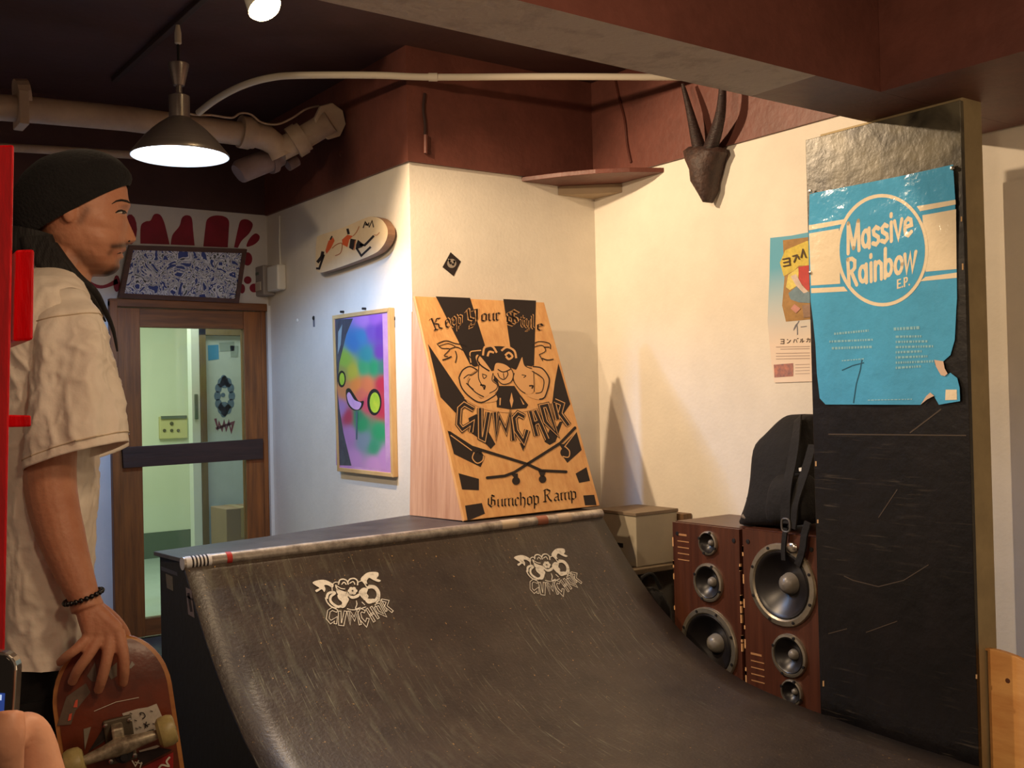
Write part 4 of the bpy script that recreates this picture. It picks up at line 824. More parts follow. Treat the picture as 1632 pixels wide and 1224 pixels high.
def sans(txt, q, w=.15):
    tot = sum(SAN[c][0] for c in txt)-.08; x0 = 0; out = []
    def mp(p):
        u = p[0]/tot; a = Vector(q[0]).lerp(Vector(q[1]), u); b = Vector(q[2]).lerp(Vector(q[3]), u); return a+(b-a)*p[1]
    for c in txt:
        out.append([])
        for s_ in SAN[c][1]:
            for pg in stroke([(x+x0, y) for x, y in s_], w, False, True): out[-1].append([mp(p) for p in pg])
        x0 += SAN[c][0]
    return out
for q in sans('Massive', P4([(325, 745), (840, 598), (322, 508), (838, 372)])): decal('letter', q, pf, creamm, po, .0019)
for q in sans('Rainbow', P4([(330, 1010), (868, 880), (318, 790), (880, 650)])): decal('letter', q, pf, creamm, po, .0019)
for q in sans('E.P.', P4([(722, 1025), (825, 995), (722, 955), (822, 925)])): decal('letter', q, pf, creamm, po, .0019)
prt = M('faint_print', (140, 194, 214), .3)
sm_lines = [stroke([(290, 340), (650, 305)], 26), stroke([(240, 420), (700, 400)], 24), stroke([(265, 490), (690, 475)], 28), stroke([(910, 290), (1180, 275)], 34), stroke([(370, 620), (600, 600)], 14), stroke([(640, 1030), (1100, 1020)], 12)]
for i in range(7): sm_lines.append(stroke([(930, 370+i*54), (1200+60*((i*7) % 3), 365+i*52)], 26))
tl_ = []
for s_ in sm_lines:                        # broken into word-like dashes
    a, b_ = Vector(s_[0][0]).lerp(Vector(s_[0][3]), .5), Vector(s_[0][1]).lerp(Vector(s_[0][2]), .5); hgt = (s_[0][0]-s_[0][3]).length; L_ = (b_-a).length; t = 0
    while t < L_:
        w_ = random.uniform(12, 34); tl_ += stroke([a.lerp(b_, t/L_), a.lerp(b_, min(1, (t+w_)/L_))], hgt*.9); t += w_+9
o = decal('small_print', [P5(p) for p in tl_], pf, prt, po, .0010); o['kind'] = 'stuff'
decal('paper_seal', [P5([(1450, 920), (1565, 920), (1568, 1025), (1445, 1030)])], pf, creamm, po, .0010)
curl = M('torn_paper_back', (206, 178, 158), .7)
decal('torn_flap', [P5([(1330, 610), (1425, 625), (1440, 700), (1470, 755), (1440, 780), (1400, 770), (1350, 680)])], pf, curl, po, .004); decal('torn_flap', [P5([(1190, 1076), (1250, 985), (1290, 950), (1330, 985), (1260, 1020)])], pf, curl, po, .004)
decal('fold_line', stroke(P5([(580, 600), (560, 720), (520, 860), (490, 1060)]), 1.6)+stroke(P5([(370, 720), (480, 670), (600, 640)]), 1.4), pf, M('dark_crease', (30, 84, 112), .4), po, .0010)
for x, y in ((1292, 435), (1292, 305), (1518, 268)):
    c = pf(x, y, .001); MB().lathe(c, NX, [(.007, 0), (.006, .004), (.001, .005)], 10, True).build('pin', MT['chrome'], po, smooth=True)
# colourful poster on the long wall behind
wp = thing('wall_poster', 'pale blue flyer with yellow banner art half behind the pillar', 'poster', tuple(on(1262, 608, 'x', XR)))
def wf(x, y, off=0.0): return hit(x, y, Vector((XR-.004-off-.004*(1+math.sin(y*.04)), 0, 0)), NX)
W9 = lambda pts: cp(1200, 340, 4.083, pts)
gm = M('pale_blue_flyer', (112, 180, 206), .5, rgb2=(224, 214, 200))
nt = gm.node_tree; b = nt.nodes['Principled BSDF']; tc = nt.nodes.new('ShaderNodeTexCoord'); sx = nt.nodes.new('ShaderNodeSeparateXYZ'); nt.links.new(tc.outputs['Object'], sx.inputs[0])
mr = nt.nodes.new('ShaderNodeMapRange'); mr.inputs[1].default_value = 1.45; mr.inputs[2].default_value = 1.78; nt.links.new(sx.outputs[2], mr.inputs[0])
mx = nt.nodes.new('ShaderNodeMixRGB'); mx.inputs[1].default_value = (*lin((232, 214, 196)), 1); mx.inputs[2].default_value = (*lin((92, 168, 200)), 1); nt.links.new(mr.outputs[0], mx.inputs[0]); nt.links.new(mx.outputs[0], b.inputs['Base Color'])
sheet('paper', [W9([(112, 160), (250, 145), (480, 100), (500, 600), (500, 1090), (140, 1102), (120, 980), (95, 700), (108, 400)])], wf, gm, wp, 0)
for i, (rgb, polys) in enumerate((((168, 128, 70), [[(195, 175), (480, 140), (480, 680), (215, 705), (190, 600), (205, 420)]]), ((222, 200, 84), [[(175, 320), (210, 240), (350, 180), (480, 170), (480, 340), (300, 340), (270, 370), (200, 410)]]),
    ((232, 214, 110), [[(215, 480), (230, 400), (300, 350), (290, 470), (240, 500)]]), ((196, 52, 48), [[(295, 350), (400, 330), (480, 340), (480, 480), (350, 500), (300, 440)]]), ((110, 140, 158), [[(230, 520), (290, 470), (380, 520), (480, 510), (480, 590), (300, 580), (245, 560)]]),
    ((220, 200, 190), [[(245, 410), (280, 395), (320, 470), (360, 510), (330, 520), (280, 470)]]), ((200, 140, 130), [[(245, 620), (270, 590), (310, 620), (280, 650)]]), ((150, 120, 100), [[(320, 600), (420, 580), (470, 660), (330, 680)]]))):
    sheet('artwork_patch', [W9(p) for p in polys], wf, M('flyer_%d' % i, rgb, .5, var=.25, scale=40), wp, .0008+.0004*i, 9)
ink2 = M('flyer_ink', (70, 54, 44), .6)
kk = [[(190, 300), (235, 290), (240, 335), (195, 345)], [(195, 322), (238, 312)], [(255, 280), (285, 270), (265, 320)], [(290, 275), (300, 300)], [(312, 290), (325, 230)], [(325, 240), (345, 290)]]
decal('banner_writing', [W9(p) for s_ in kk for p in stroke(s_, 8)], wf, ink2, wp, .0055)
kata = {'yo': [[(0, 1), (.7, 1), (.7, 0), (0, 0)], [(.1, .5), (.7, .5)]], 'n': [[(.05, .95), (.25, .78)], [(.05, .05), (.4, .2), (.75, .8)]], 'ba': [[(.25, .9), (.05, .1)], [(.5, .9), (.75, .1)], [(.75, 1.1), (.82, .95)], [(.9, 1.15), (.97, 1)]], 'ru': [[(.25, .9), (.25, .4), (.05, .05)], [(.5, 1), (.5, .1), (.85, .45)]], 'ka': [[(.05, .75), (.75, .75), (.7, .1), (.55, .05)], [(.38, 1.05), (.35, .5), (.05, .05)]]}
kt_ = []
for i, g_ in enumerate(['yo', 'n', 'ba', 'ru', 'ka', 'n']):
    for s_ in kata[g_]: kt_ += stroke([(178+i*42+x*34, 848-i*2-y*28) for x, y in s_], 5)
decal('writing', [W9(p) for p in kt_], wf, ink2, wp, .001)
decal('writing', [W9(p) for p in stroke(catmull([(300, 700), (265, 760), (285, 720), (290, 790)], 3), 6)+stroke([(310, 740), (350, 735)], 5)], wf, bpy.data.materials['grey_stain'], wp, .001)
ln = []
for y in (870, 884, 912, 930, 948): ln += stroke([(150+(y % 3)*14, y), (370, y-4)], 5)
for y in (985, 1005, 1025, 1045): ln += stroke([(275, y), (370, y-3)], 4)
o = decal('small_print', [W9(p) for p in ln], wf, M('flyer_print', (178, 158, 146), .6), wp, .001); o['kind'] = 'stuff'
decal('photo_strip', [W9([(135, 985), (262, 975), (262, 1060), (140, 1068)])], wf, M('flyer_photo', (120, 96, 100), .5, rgb2=(196, 130, 110), scale=30), wp, .001)

# ================================================================= LOUDSPEAKERS
veneer = wood('walnut_veneer', (92, 52, 36), (62, 34, 25), .35, (20, 20, 1.2), 1.5, .05)
ring_m = M('silver_driver_ring', (178, 168, 150), .34, .8, var=.2, scale=30); cone_m = M('driver_cone', (30, 27, 28), .35, .1); dome_m = M('dust_cap', (120, 114, 106), .35)
SX = 3.204
def carve(o, cut):                         # cut the driver openings for good
    c = cut.build('cutter', MT['black']); m_ = o.modifiers.new('cut', 'BOOLEAN'); m_.operation = 'DIFFERENCE'; m_.object = c; m_.solver = 'EXACT'
    dg = bpy.context.evaluated_depsgraph_get(); me = bpy.data.meshes.new_from_object(o.evaluated_get(dg))
    o.modifiers.clear(); o.data = me; bpy.data.objects.remove(c)
def speaker(lbl, y0, y1, top, drivers, printed, logo_z):
    sp = thing('loudspeaker', lbl, 'loudspeaker', (SX+.17, (y0+y1)/2, 0), 'pair of walnut loudspeakers')
    cut = MB()
    for (cy, cz, R) in drivers: cut.tube([(SX-.05, cy, cz), (SX+.10, cy, cz)], R*.93, 40)
    cab_ = MB().box(SX+.020, XR-.008, y0, y1, 0, top).build('cabinet', veneer, sp)
    carve(MB().box(SX, SX+.0195, y0+.002, y1-.002, .002, top-.003).build('baffle', veneer, sp), cut)
    carve(cab_, cut)
    for (cy, cz, R) in drivers:
        c = Vector((SX, cy, cz)); kind = 'woofer' if R > .12 else ('midrange' if R > .06 else 'tweeter')
        d_ = thing(kind, '', '', c); del d_['label'], d_['category']; d_.parent = sp; d_.matrix_parent_inverse = sp.matrix_basis.inverted()
        MB().lathe(c, NX, [(R*1.0, -.002), (R*1.0, .006), (R*.97, .012), (R*.86, .014), (R*.82, .008), (R*.82, .001)], 40).build('driver_ring', ring_m, d_, smooth=True)
        MB().lathe(c, NX, [(R*.83, .004), (R*.79, .012), (R*.75, .010), (R*.70, .003), (R*.25, -.03*R/.1), (.0005, -.034*R/.1)], 40).build('cone', cone_m, d_, smooth=True)
        MB().lathe(c, NX, [(R*.27, -.028*R/.1), (R*.22, -.012*R/.1), (R*.12, -.003*R/.1), (.0005, -.0005)], 24).build('dust_cap', dome_m, d_, smooth=True)
        for q in range(8 if R > .12 else 4):
            an = q*2*math.pi/(8 if R > .12 else 4)+.39; MB().lathe(c+Vector((0, math.cos(an)*R*.92, math.sin(an)*R*.92)), NX, [(.006, .010), (.006, .0165), (.001, .017)], 8, True).build('bolt', MT['black'], d_)
    for yy in (y0+.03, y1-.03):
        for zz_ in (.03, top-.05): MB().lathe((SX, yy, zz_), NX, [(.009, -.002), (.009, .003), (.001, .0035)], 10, True).build('grille_socket', MT['black'], sp)
    gold = M('gold_print_'+str(round(y0, 2)), (176, 128, 84), .5)
    for i in range(5): MB().box(SX-.0012, SX-.0002, y1-.03-.055-(.012 if i else 0), y1-.03, logo_z-.026*i-.008, logo_z-.026*i-(.0 if i == 0 else .004)).build('gold_print', gold, sp)
    for i in range(16):        # chipped veneer along the front edges
        zc = random.uniform(.05, top-.05); yy = random.choice((y0+.002, y1-.002)); hh = random.uniform(.006, .02)
        MB().box(SX-.001, SX+.008, yy-.003, yy+.003, zc-hh, zc+hh).build('edge_chip', MT['tan_ink'], sp)
    return sp
speaker('walnut loudspeaker on the left, woofer at the bottom, bare top', 2.884, 3.262, .704, [(3.051, .631, .050), (3.056, .468, .080), (3.062, .21, .155)], 1, .655)
speaker('walnut loudspeaker under the backpack, placed upside down, woofer on top', 2.502, 2.870, .708, [(2.672, .508, .160), (2.645, .243, .083), (2.637, .105, .050)], 1, .22)

# ================================================================= BACKPACK
bp = thing('backpack', 'black backpack with hanging straps on the right loudspeaker', 'backpack', (3.33, 2.68, .71))
nylon = M('black_nylon', (14, 11, 12), .85, var=.3, scale=18, bump=.5, bscale=35)
def BP(x, y, xx): return on(1170+x/5.1, 640+y/5.1, 'x', xx)
def lump(rows, name, mat, n=28, seed=0, amp=.006):
    rg = []
    for (y, l, r, xc, dx) in rows:
        a, b_ = BP(l, y, xc), BP(r, y, xc); cc = (a+b_)/2; hw = (b_-a)/2; ring_ = []
        for i in range(n):
            t = 2*math.pi*i/n; cx, sx_ = math.cos(t), math.sin(t); e = .62
            p = cc+hw*(abs(cx)**e*(1 if cx > 0 else -1))+Vector((-dx*(abs(sx_)**e)*(1 if sx_ > 0 else -1), 0, 0))
            p += Vector((noise.noise(p*9+Vector((seed, 0, 0))), noise.noise(p*9+Vector((0, seed, 5))), 0))*amp*2; ring_.append(p)
        rg.append(ring_)
    o = MB().loft(rg).build(name, mat, bp, smooth=True, sharp=70); s_ = o.modifiers.new('sub', 'SUBSURF'); s_.levels = 1; s_.render_levels = 1; return o
lump([(1005, 150, 690, 3.37, .10), (960, 120, 690, 3.37, .125), (860, 170, 690, 3.37, .13), (740, 215, 690, 3.38, .13), (600, 232, 690, 3.39, .13), (440, 240, 690, 3.40, .125), (330, 252, 690, 3.41, .12), (270, 330, 690, 3.42, .11), (180, 400, 690, 3.43, .09), (120, 450, 680, 3.44, .06), (100, 480, 660, 3.44, .03)], 'main_body', nylon, seed=1)
lump([(1000, 300, 640, 3.26, .05), (900, 290, 650, 3.26, .07), (700, 330, 640, 3.27, .07), (620, 360, 620, 3.28, .055), (580, 400, 580, 3.29, .03)], 'front_pocket', nylon, seed=3)
lump([(800, 95, 240, 3.30, .02), (770, 110, 260, 3.31, .03), (740, 190, 280, 3.33, .03)], 'side_flap', nylon, seed=5, amp=.003)
def ribbon(pts, w, name, mat=nylon, th=.004):
    P = catmull([tuple(p) for p in pts], 5); mb = MB(); rg = []
    for i, p in enumerate(P):
        d = (P[min(i+1, len(P)-1)]-P[max(i-1, 0)]).normalized(); s_ = d.cross(NX).normalized()
        rg.append([p+s_*w+NX*th, p-s_*w+NX*th, p-s_*w-NX*th, p+s_*w-NX*th])
    return mb.loft(rg).build(name, mat, bp, smooth=True, sharp=50)
ribbon([BP(520, 130, 3.36), BP(500, 300, 3.28), BP(470, 500, 3.24), BP(430, 700, 3.195), BP(420, 900, 3.19), BP(420, 990, 3.188)], .022, 'shoulder_strap')
ribbon([BP(640, 350, 3.28), BP(580, 560, 3.24), BP(500, 800, 3.20), BP(480, 960, 3.192), BP(470, 1030, 3.19)], .018, 'shoulder_strap')
ribbon([BP(420, 1030, 3.187), BP(410, 1100, 3.185), BP(402, 1200, 3.184), BP(405, 1290, 3.184)], .010, 'webbing')
ribbon([BP(600, 980, 3.19), BP(570, 1090, 3.186), BP(560, 1180, 3.184), BP(540, 1260, 3.184), BP(515, 1330, 3.184)], .014, 'webbing')
bk_ = BP(420, 1005, 3.184); q = [bk_+Vector((0, a*.016, b_*.020)) for a, b_ in ((-1, -1), (1, -1), (1, 1), (-1, 1))]
MB().tube(catmull([tuple(p) for p in q], 5, True)+[q[0]], .004, 8).build('buckle', M('grey_buckle', (84, 80, 78), .4), bp, smooth=True)
decal('white_tag', [cp(1170, 640, 5.1, [(525, 540), (548, 535), (545, 565), (528, 568)])], lambda x, y, off=0: hit(x, y, Vector((3.185, 0, 0)), NX), MT['white'], bp)
MB().tube([BP(60, 975, 3.30), BP(120, 985, 3.29), BP(190, 1000, 3.29)], [.012, .018, .012], 8).build('loose_strap', nylon, bp, smooth=True)
tag(MB().tube(catmull([tuple(BP(x, y, 3.26)) for x, y in ((70, 930), (110, 945), (160, 955), (175, 970))], 4), .009, 8).build('grey_strap_end', M('grey_cloth', (120, 110, 98), .8), smooth=True), 'grey cloth end lying beside the backpack on the loudspeaker', 'strap')
MB().sphere(BP(470, 1190, 3.18), .022, 14, 10, sc=(.5, 1.2, 1)).build('metal_charm', MT['chrome'], bp, smooth=True)

# ================================================================= BOXES IN THE CORNER
bx = thing('storage_box', 'grey white box in the corner behind the launch ramp', 'box', (3.38, 3.66, .47))
MB().box(3.24, 3.50, 3.53, 3.80, .47, .705).build('box_body', M('grey_white_card', (176, 166, 146), .7, var=.1), bx, bevel=.004)
MB().box(3.235, 3.505, 3.525, 3.805, .700, .716).build('box_lid', M('grey_card_lid', (124, 108, 90), .7), bx, bevel=.003)
MB().box(3.236, 3.24, 3.62, 3.70, .55, .57).build('hand_slot', MT['black'], bx)
tag(MB().box(3.51, 3.565, 3.50, 3.80, .47, .69).build('wood_offcut', wood('brown_offcut', (118, 88, 58), (88, 62, 40)), bevel=.002), 'brown wooden offcut between grey box and cream wall', 'board')
lw = thing('low_shelf', 'low dusty wooden shelf behind the ramp carrying the grey box', 'shelf', (3.3, 3.6, 0))
MB().box(3.05, XR-.004, 3.49, 4.12, .445, .469).build('shelf_top', M('dusty_board', (112, 96, 74), .8, var=.3, scale=14), lw, bevel=.003)
for x, y in ((3.08, 3.52), (3.53, 3.52), (3.08, 4.08), (3.53, 4.08)): MB().box(x-.02, x+.02, y-.02, y+.02, 0, .445).build('leg', bpy.data.materials['dusty_board'], lw)
bg = MB(); rg = []
for z, sx_, sy_ in ((.002, .10, .10), (.06, .125, .115), (.2, .125, .115), (.32, .115, .105), (.38, .08, .075), (.41, .03, .03)):
    rg.append([Vector((3.20+sx_*math.cos(t)+.012*noise.noise(Vector((math.cos(t)*3, z*9, math.sin(t)*3))), 3.42-.14+sy_*math.sin(t)*.9+.02*noise.noise(Vector((z*7, math.cos(t)*3, 2))), z)) for t in [2*math.pi*i/24 for i in range(24)]])
for r_ in rg:
    for p in r_: p.y = 3.375+(p.y-3.28)*.9; p.x -= .05
bgo = thing('black_bag', 'crumpled black bag between the ramp edge and left loudspeaker', 'bag', (3.17, 3.36, 0))
bg.loft(rg).build('bag_body', nylon, bgo, smooth=True, sharp=70)
MB().tube(catmull([(3.12, 3.36, .38), (3.10, 3.36, .45), (3.17, 3.36, .47), (3.22, 3.36, .40)], 4), .008, 8).build('bag_handle', nylon, bgo, smooth=True)

# ================================================================= ROUND-EDGED PLYWOOD AT THE RIGHT
def rw_(x, y): return on(x, y, 'x', 3.09)
prof_w = catmull([(1556, 1034), (1575, 1034), (1600, 1040), (1632, 1054), (1680, 1090), (1730, 1160)], 5)
pts = [rw_(*p) for p in prof_w]; pts = [Vector((3.09, p.y, p.z)) for p in pts]
pw_ = thing('plywood_board', 'pale plywood board with rounded top edge right of the pillar', 'board', (3.10, 1.6, 0))
pts = [Vector((3.09, 1.785, 0)), Vector((3.09, 1.785, pts[0].z))]+pts[1:]+[Vector((3.09, pts[-1].y, 0))]
plm = wood('honey_plywood', (222, 168, 102), (196, 136, 76), .5, (20, 3.2, 14), 1.2, .1)
MB().prism(pts, (.02, 0, 0)).build('face_sheet', plm, pw_, bevel=.002)
c = rw_(1606, 1085)
MB().lathe((3.09, c.y, c.z), NX, [(.009, -.001), (.007, .0008), (.001, .001)], 12, True).build('knot', M('dark_knot', (92, 52, 30), .6), pw_)
MB().box(3.11, 3.16, 1.45, 1.78, .02, .06).build('brace', plm, pw_)

# wall edge strips right of the pillar
tag(MB().box(XR-.02, XR, 1.0, 1.945, 0, 1.96).build('trim_5', MT['wall']), 'pale vertical board on the wall right of the pillar', 'trim', kind=S)

# ================================================================= RED RACK AT THE LEFT EDGE
rk = thing('red_rack', 'bright red painted wooden rack at the left edge of view', 'rack', (.14, 1.30, 0))
DR = 1.22
a, b_ = dep(23, 230, DR), dep(8, 1040, DR); dn = (b_-a).normalized(); foot = b_+dn*(b_.z/(-dn.z)); wv = (dep(10, 600, DR)-dep(-60, 600, DR)); wv = Vector((wv.x, wv.y, 0)).normalized()*.045; dv = Vector((-wv.y, wv.x, 0)).normalized()*.022
sv = Vector((math.sin(.06), math.cos(.06), 0)); dv = sv*.022
mb = MB(); vs = []
for p in (foot, a): vs += [p, p-wv*2, p-wv*2+dv*2, p+dv*2]
mb.add(vs, [(3, 2, 1, 0), (4, 5, 6, 7), (0, 1, 5, 4), (1, 2, 6, 5), (2, 3, 7, 6), (3, 0, 4, 7)]); mb.build('post', MT['red'], rk, bevel=.003)
q = [dep(x, y, DR+.03) for x, y in ((25, 398), (55, 397), (53, 542), (21, 544))]; MB().prism(q, sv*.36).build('wide_slat', MT['red'], rk, bevel=.003)
q = [dep(x, y, DR+.03) for x, y in ((12, 661), (50, 662), (50, 680), (12, 681))]; MB().prism(q, sv*.34).build('narrow_slat', MT['red'], rk, bevel=.002)
MB().add([p+sv*.40 for p in vs], [(3, 2, 1, 0), (4, 5, 6, 7), (0, 1, 5, 4), (1, 2, 6, 5), (2, 3, 7, 6), (3, 0, 4, 7)]).build('post', MT['red'], rk, bevel=.003)

# ================================================================= THE SKATER
PB = YAW+math.atan((100-816)/FOC)
vd = Vector((math.sin(PB), math.cos(PB), 0)); fd = Vector((math.cos(PB), -math.sin(PB), 0)); D0 = 2.28
def ML(x, y, d=0.0): return hit(x, y, EYE+vd*(D0+d), vd)
def lerp_tab(tab, y):
    if y <= tab[0][0]: return tab[0][1:]
    for a, b in zip(tab, tab[1:]):
        if y <= b[0]:
            t = (y-a[0])/(b[0]-a[0]); t = t*t*(3-2*t)*.4+t*.6
            return tuple(p+(q-p)*t for p, q in zip(a[1:], b[1:]))
    return tab[-1][1:]
def G_(x, s): return math.exp(-(x/s)**2)
skin = M('warm_skin', (192, 136, 106), .5, rgb2=(176, 116, 88), scale=14, bump=.14, bscale=110, spec=.35)
HEAD = [(252, 150, 95, .030), (262, 176, 72, .058), (278, 195, 58, .070), (300, 203, 52, .076), (320, 205, 50, .078), (335, 203.5, 51, .078), (346, 202, 54, .077), (362, 202, 58, .075), (380, 201, 64, .072), (392, 199, 72, .069), (403, 196, 84, .065), (412, 192.5, 96, .060), (424, 189, 108, .051), (434, 183, 122, .038), (441, 170, 138, .016)]
NOSE = [(341, 0), (349, 3), (360, 8), (370, 13.5), (377, 17.5), (381, 17), (385, 11), (388, 4), (391, 0)]
rows = []; y = 252.0
while y <= 441:
    f, b_, w = lerp_tab(HEAD, y); c = (f+b_)/2; base = ML(c, y); a_ = (ML(f, y)-base).length; rg = []
    nz_ = lerp_tab([(yy, n) for yy, n in NOSE], y)[0]*.00115; sg = .0060+.0075*max(0, min(1, (y-345)/34))
    for i in range(88):
        t = 2*math.pi*i/88; ct, st_ = math.cos(t), math.sin(t)
        fx = a_*(abs(ct)**.92)*(1 if ct > 0 else -1); lat = w*(abs(st_)**.88)*(1 if st_ > 0 else -1)
        if ct > 0:
            q = 0.0
            q += nz_*G_(lat, sg)+.0042*G_(y-325, 6)*G_(lat, .05)-.0095*(G_(lat-.030, .017)+G_(lat+.030, .017))*G_(y-339, 8)+.0045*(G_(lat-.030, .012)+G_(lat+.030, .012))*G_(y-340, 4.5)
            q += .0040*(G_(lat-.013, .006)+G_(lat+.013, .006))*G_(y-381, 4)
            q += .0046*G_(lat, .020)*G_(y-396.5, 4)-.0050*G_(lat, .024)*G_(y-402.5, 2.4)+.0046*G_(lat, .018)*G_(y-408.5, 3.6)-.0025*G_(lat, .02)*G_(y-415, 4)+.0035*G_(lat, .018)*G_(y-428, 7)
            fx += q*min(1, ct*3)
            lat += math.copysign(.0055*G_(y-358, 11)*G_(fx/a_-.5, .3)-.0065*G_(y-388, 13)*G_(fx/a_-.45, .35)+.003*G_(y-408, 10)*G_(fx/a_+.1, .3), lat)
        rg.append(base+fd*fx+vd*lat)
    rows.append(rg); y += 2.6
def chain(pts, rs, n=14, flat=1.0): BODY.tube([Vector(p) for p in catmull([tuple(p) for p in pts], 4)], [rs[min(i//4, len(rs)-1)]+(rs[min(i//4+1, len(rs)-1)]-rs[min(i//4, len(rs)-1)])*((i % 4)/4) for i in range((len(pts)-1)*4+1)], n, True, 0, flat)
BODY = MB().loft(rows)
chain([ML(118, 385), ML(105, 410), ML(92, 440), ML(80, 480)], [.056, .058, .064, .080])
trs = []
for y, c, a_, w in ((440, 82, 20, .05), (465, 78, 36, .09), (500, 76, 50, .14), (560, 76, 58, .165), (700, 76, 60, .155), (850, 72, 56, .15), (950, 70, 58, .16), (1040, 68, 58, .165), (1100, 68, 50, .14)):
    bs = ML(c, y); hw = (ML(c+a_, y)-bs).length; trs.append([bs+fd*hw*math.cos(t)+vd*w*math.sin(t) for t in [2*math.pi*i/32 for i in range(32)]])
BODY.loft(trs)
def side(d, x, y): return ML(x, y, d)
chain([ML(92, 530, -.10), ML(92, 545, -.15), ML(84, 640, -.185), ML(79, 745, -.205), ML(84, 800, -.215), ML(98, 855, -.23), ML(114, 902, -.245), ML(133, 950, -.262), ML(140, 970, -.268)], [.04, .048, .048, .0455, .044, .0405, .034, .0265, .028], 18)
KN_ = [((188, 1006), [(196, 1040), (198, 1068), (196, 1091)], .0098), ((175, 1010), [(171, 1046), (163, 1080), (156, 1102)], .0100), ((160, 1012), [(141, 1044), (124, 1068), (114, 1089)], .0096), ((145, 1012), [(122, 1034), (106, 1046), (94, 1057)], .0086)]
for (kx, ky), seg, r_ in KN_:
    chain([ML(138, 965, -.266), ML((138+kx)/2, (965+ky)/2, -.280), ML(kx, ky, -.288)], [.021, .018, .0135], 12)
    chain([ML(kx, ky, -.288), ML(*seg[0], -.300), ML(*seg[1], -.296), ML(*seg[2], -.280)], [r_*1.25, r_*1.02, r_*.95, r_*.80], 12)
chain([ML(142, 965, -.258), ML(176, 985, -.245), ML(198, 1012, -.222), ML(203, 1044, -.214)], [.018, .0135, .0115, .009], 12)
chain([ML(88, 530, .10), ML(86, 545, .15), ML(84, 640, .20), ML(88, 760, .21), ML(100, 830, .21), ML(118, 930, .20), ML(124, 962, .20)], [.04, .048, .048, .045, .042, .030, .027], 16)
for i, (dx, r_) in enumerate(((-12, .0085), (-4, .0095), (4, .0098), (12, .0095))):
    chain([ML(124, 955, .20), ML(126+dx, 1000, .20+.002*i)], [.022, .013], 10); chain([ML(126+dx, 1000, .20), ML(127+dx*1.2, 1035, .197), ML(124+dx*1.2, 1070, .188)], [r_*1.1, r_, r_*.8], 10)
chain([ML(128, 965, .195), ML(142, 995, .180), ML(144, 1025, .175)], [.015, .011, .009], 10)
FZ = .040
hipx = ML(66, 1060)
for sd_2 in (-1, 1):
    h0 = Vector((hipx.x, hipx.y, .80))+vd*.085*sd_2; kn = Vector((hipx.x, hipx.y, .46))+vd*.095*sd_2+fd*.03; an = Vector((hipx.x, hipx.y, FZ+.09))+vd*.10*sd_2
    chain([h0, kn, an], [.085, .055, .040], 16); chain([an, an+fd*.05-Vector((0, 0, .05)), an+fd*.15-Vector((0, 0, .055))], [.040, .034, .026], 12)
BODY.sphere(ML(110, 334, -.077), .021, 14, 10, sc=(.7, .4, 1.25)); BODY.sphere(ML(110, 334, .077), .021, 14, 10, sc=(.7, .4, 1.25))
tmp = BODY.build('person', skin)
rmod = tmp.modifiers.new('fuse', 'REMESH'); rmod.mode = 'VOXEL'; rmod.voxel_size = .0028; rmod.use_smooth_shade = True
smod = tmp.modifiers.new('smooth', 'SMOOTH'); smod.factor = .5; smod.iterations = 1
dg = bpy.context.evaluated_depsgraph_get(); me = bpy.data.meshes.new_from_object(tmp.evaluated_get(dg)); tmp.modifiers.clear(); tmp.data = me
if not me.materials: me.materials.append(skin)
for p in me.polygons: p.use_smooth = True
man = tag(tmp, 'skater in profile wearing black beanie and cream t-shirt, hand on his board', 'person')
me.update()
man_bvh = BVHTree.FromPolygons([v.co.copy() for v in me.vertices], [tuple(p.vertices) for p in me.polygons])
HC = ML(120, 350)
def surf(x, y, off=.001):
    d = ray(x, y).normalized(); h = man_bvh.ray_cast(EYE, d)
    if h[0] is None: return dep(x, y, 2.1)
    return h[0]+h[1]*off if h[1].dot(d) < 0 else h[0]-h[1]*off
def mir(p): q = Vector(p); s_ = (q-HC).dot(vd); return q-vd*2*s_
# beard tint as a smooth mask of hair on the skin
at = me.attributes.new('beard', 'FLOAT', 'POINT'); lp = me.attributes.new('lips', 'FLOAT', 'POINT')
def seg_d(p, a, b):
    a, b = Vector(a), Vector(b); ab = b-a; t = max(0, min(1, (p-a).dot(ab)/ab.length_squared)); return (p-a-ab*t).length
for v in me.vertices:
    if v.co.z < 1.42 or v.co.z > 1.70: continue
    p = v.co if (v.co-HC).dot(vd) <= 0 else mir(v.co)
    q = p-EYE; dz = q.dot(VD); px = Vector((816+FOC*q.dot(RT)/dz, 612-FOC*q.dot(UP)/dz))
    m_ = max(.95*G_(seg_d(px, (180, 393), (201, 391)), 5.0), .55*G_(seg_d(px, (181, 394), (174, 405)), 4), 1.0*G_(seg_d(px, (187, 430), (170, 437)), 9), .6*G_(seg_d(px, (190, 416), (187, 424)), 4.5), .55*G_(seg_d(px, (165, 432), (128, 410)), 14), .5*G_(seg_d(px, (138, 335), (128, 352)), 7))
    at.data[v.index].value = m_
    lp.data[v.index].value = .8*G_(seg_d(px, (197, 402), (186, 404)), 5)
nt = skin.node_tree; b = nt.nodes['Principled BSDF']; prev = b.inputs['Base Color'].links[0].from_socket
def attr(n): a_ = nt.nodes.new('ShaderNodeAttribute'); a_.attribute_name = n; return a_.outputs['Fac']
prev = over(prev, mul(attr('lips'), .7), (150, 78, 62)); prev = over(prev, mul(attr('beard'), .92), (38, 24, 20))
nt.links.new(prev, b.inputs['Base Color'])
hairm = M('black_brown_hair', (20, 14, 13), .75, var=.4, scale=60, bump=.4, bscale=120, stretch=(1, 1, .15))
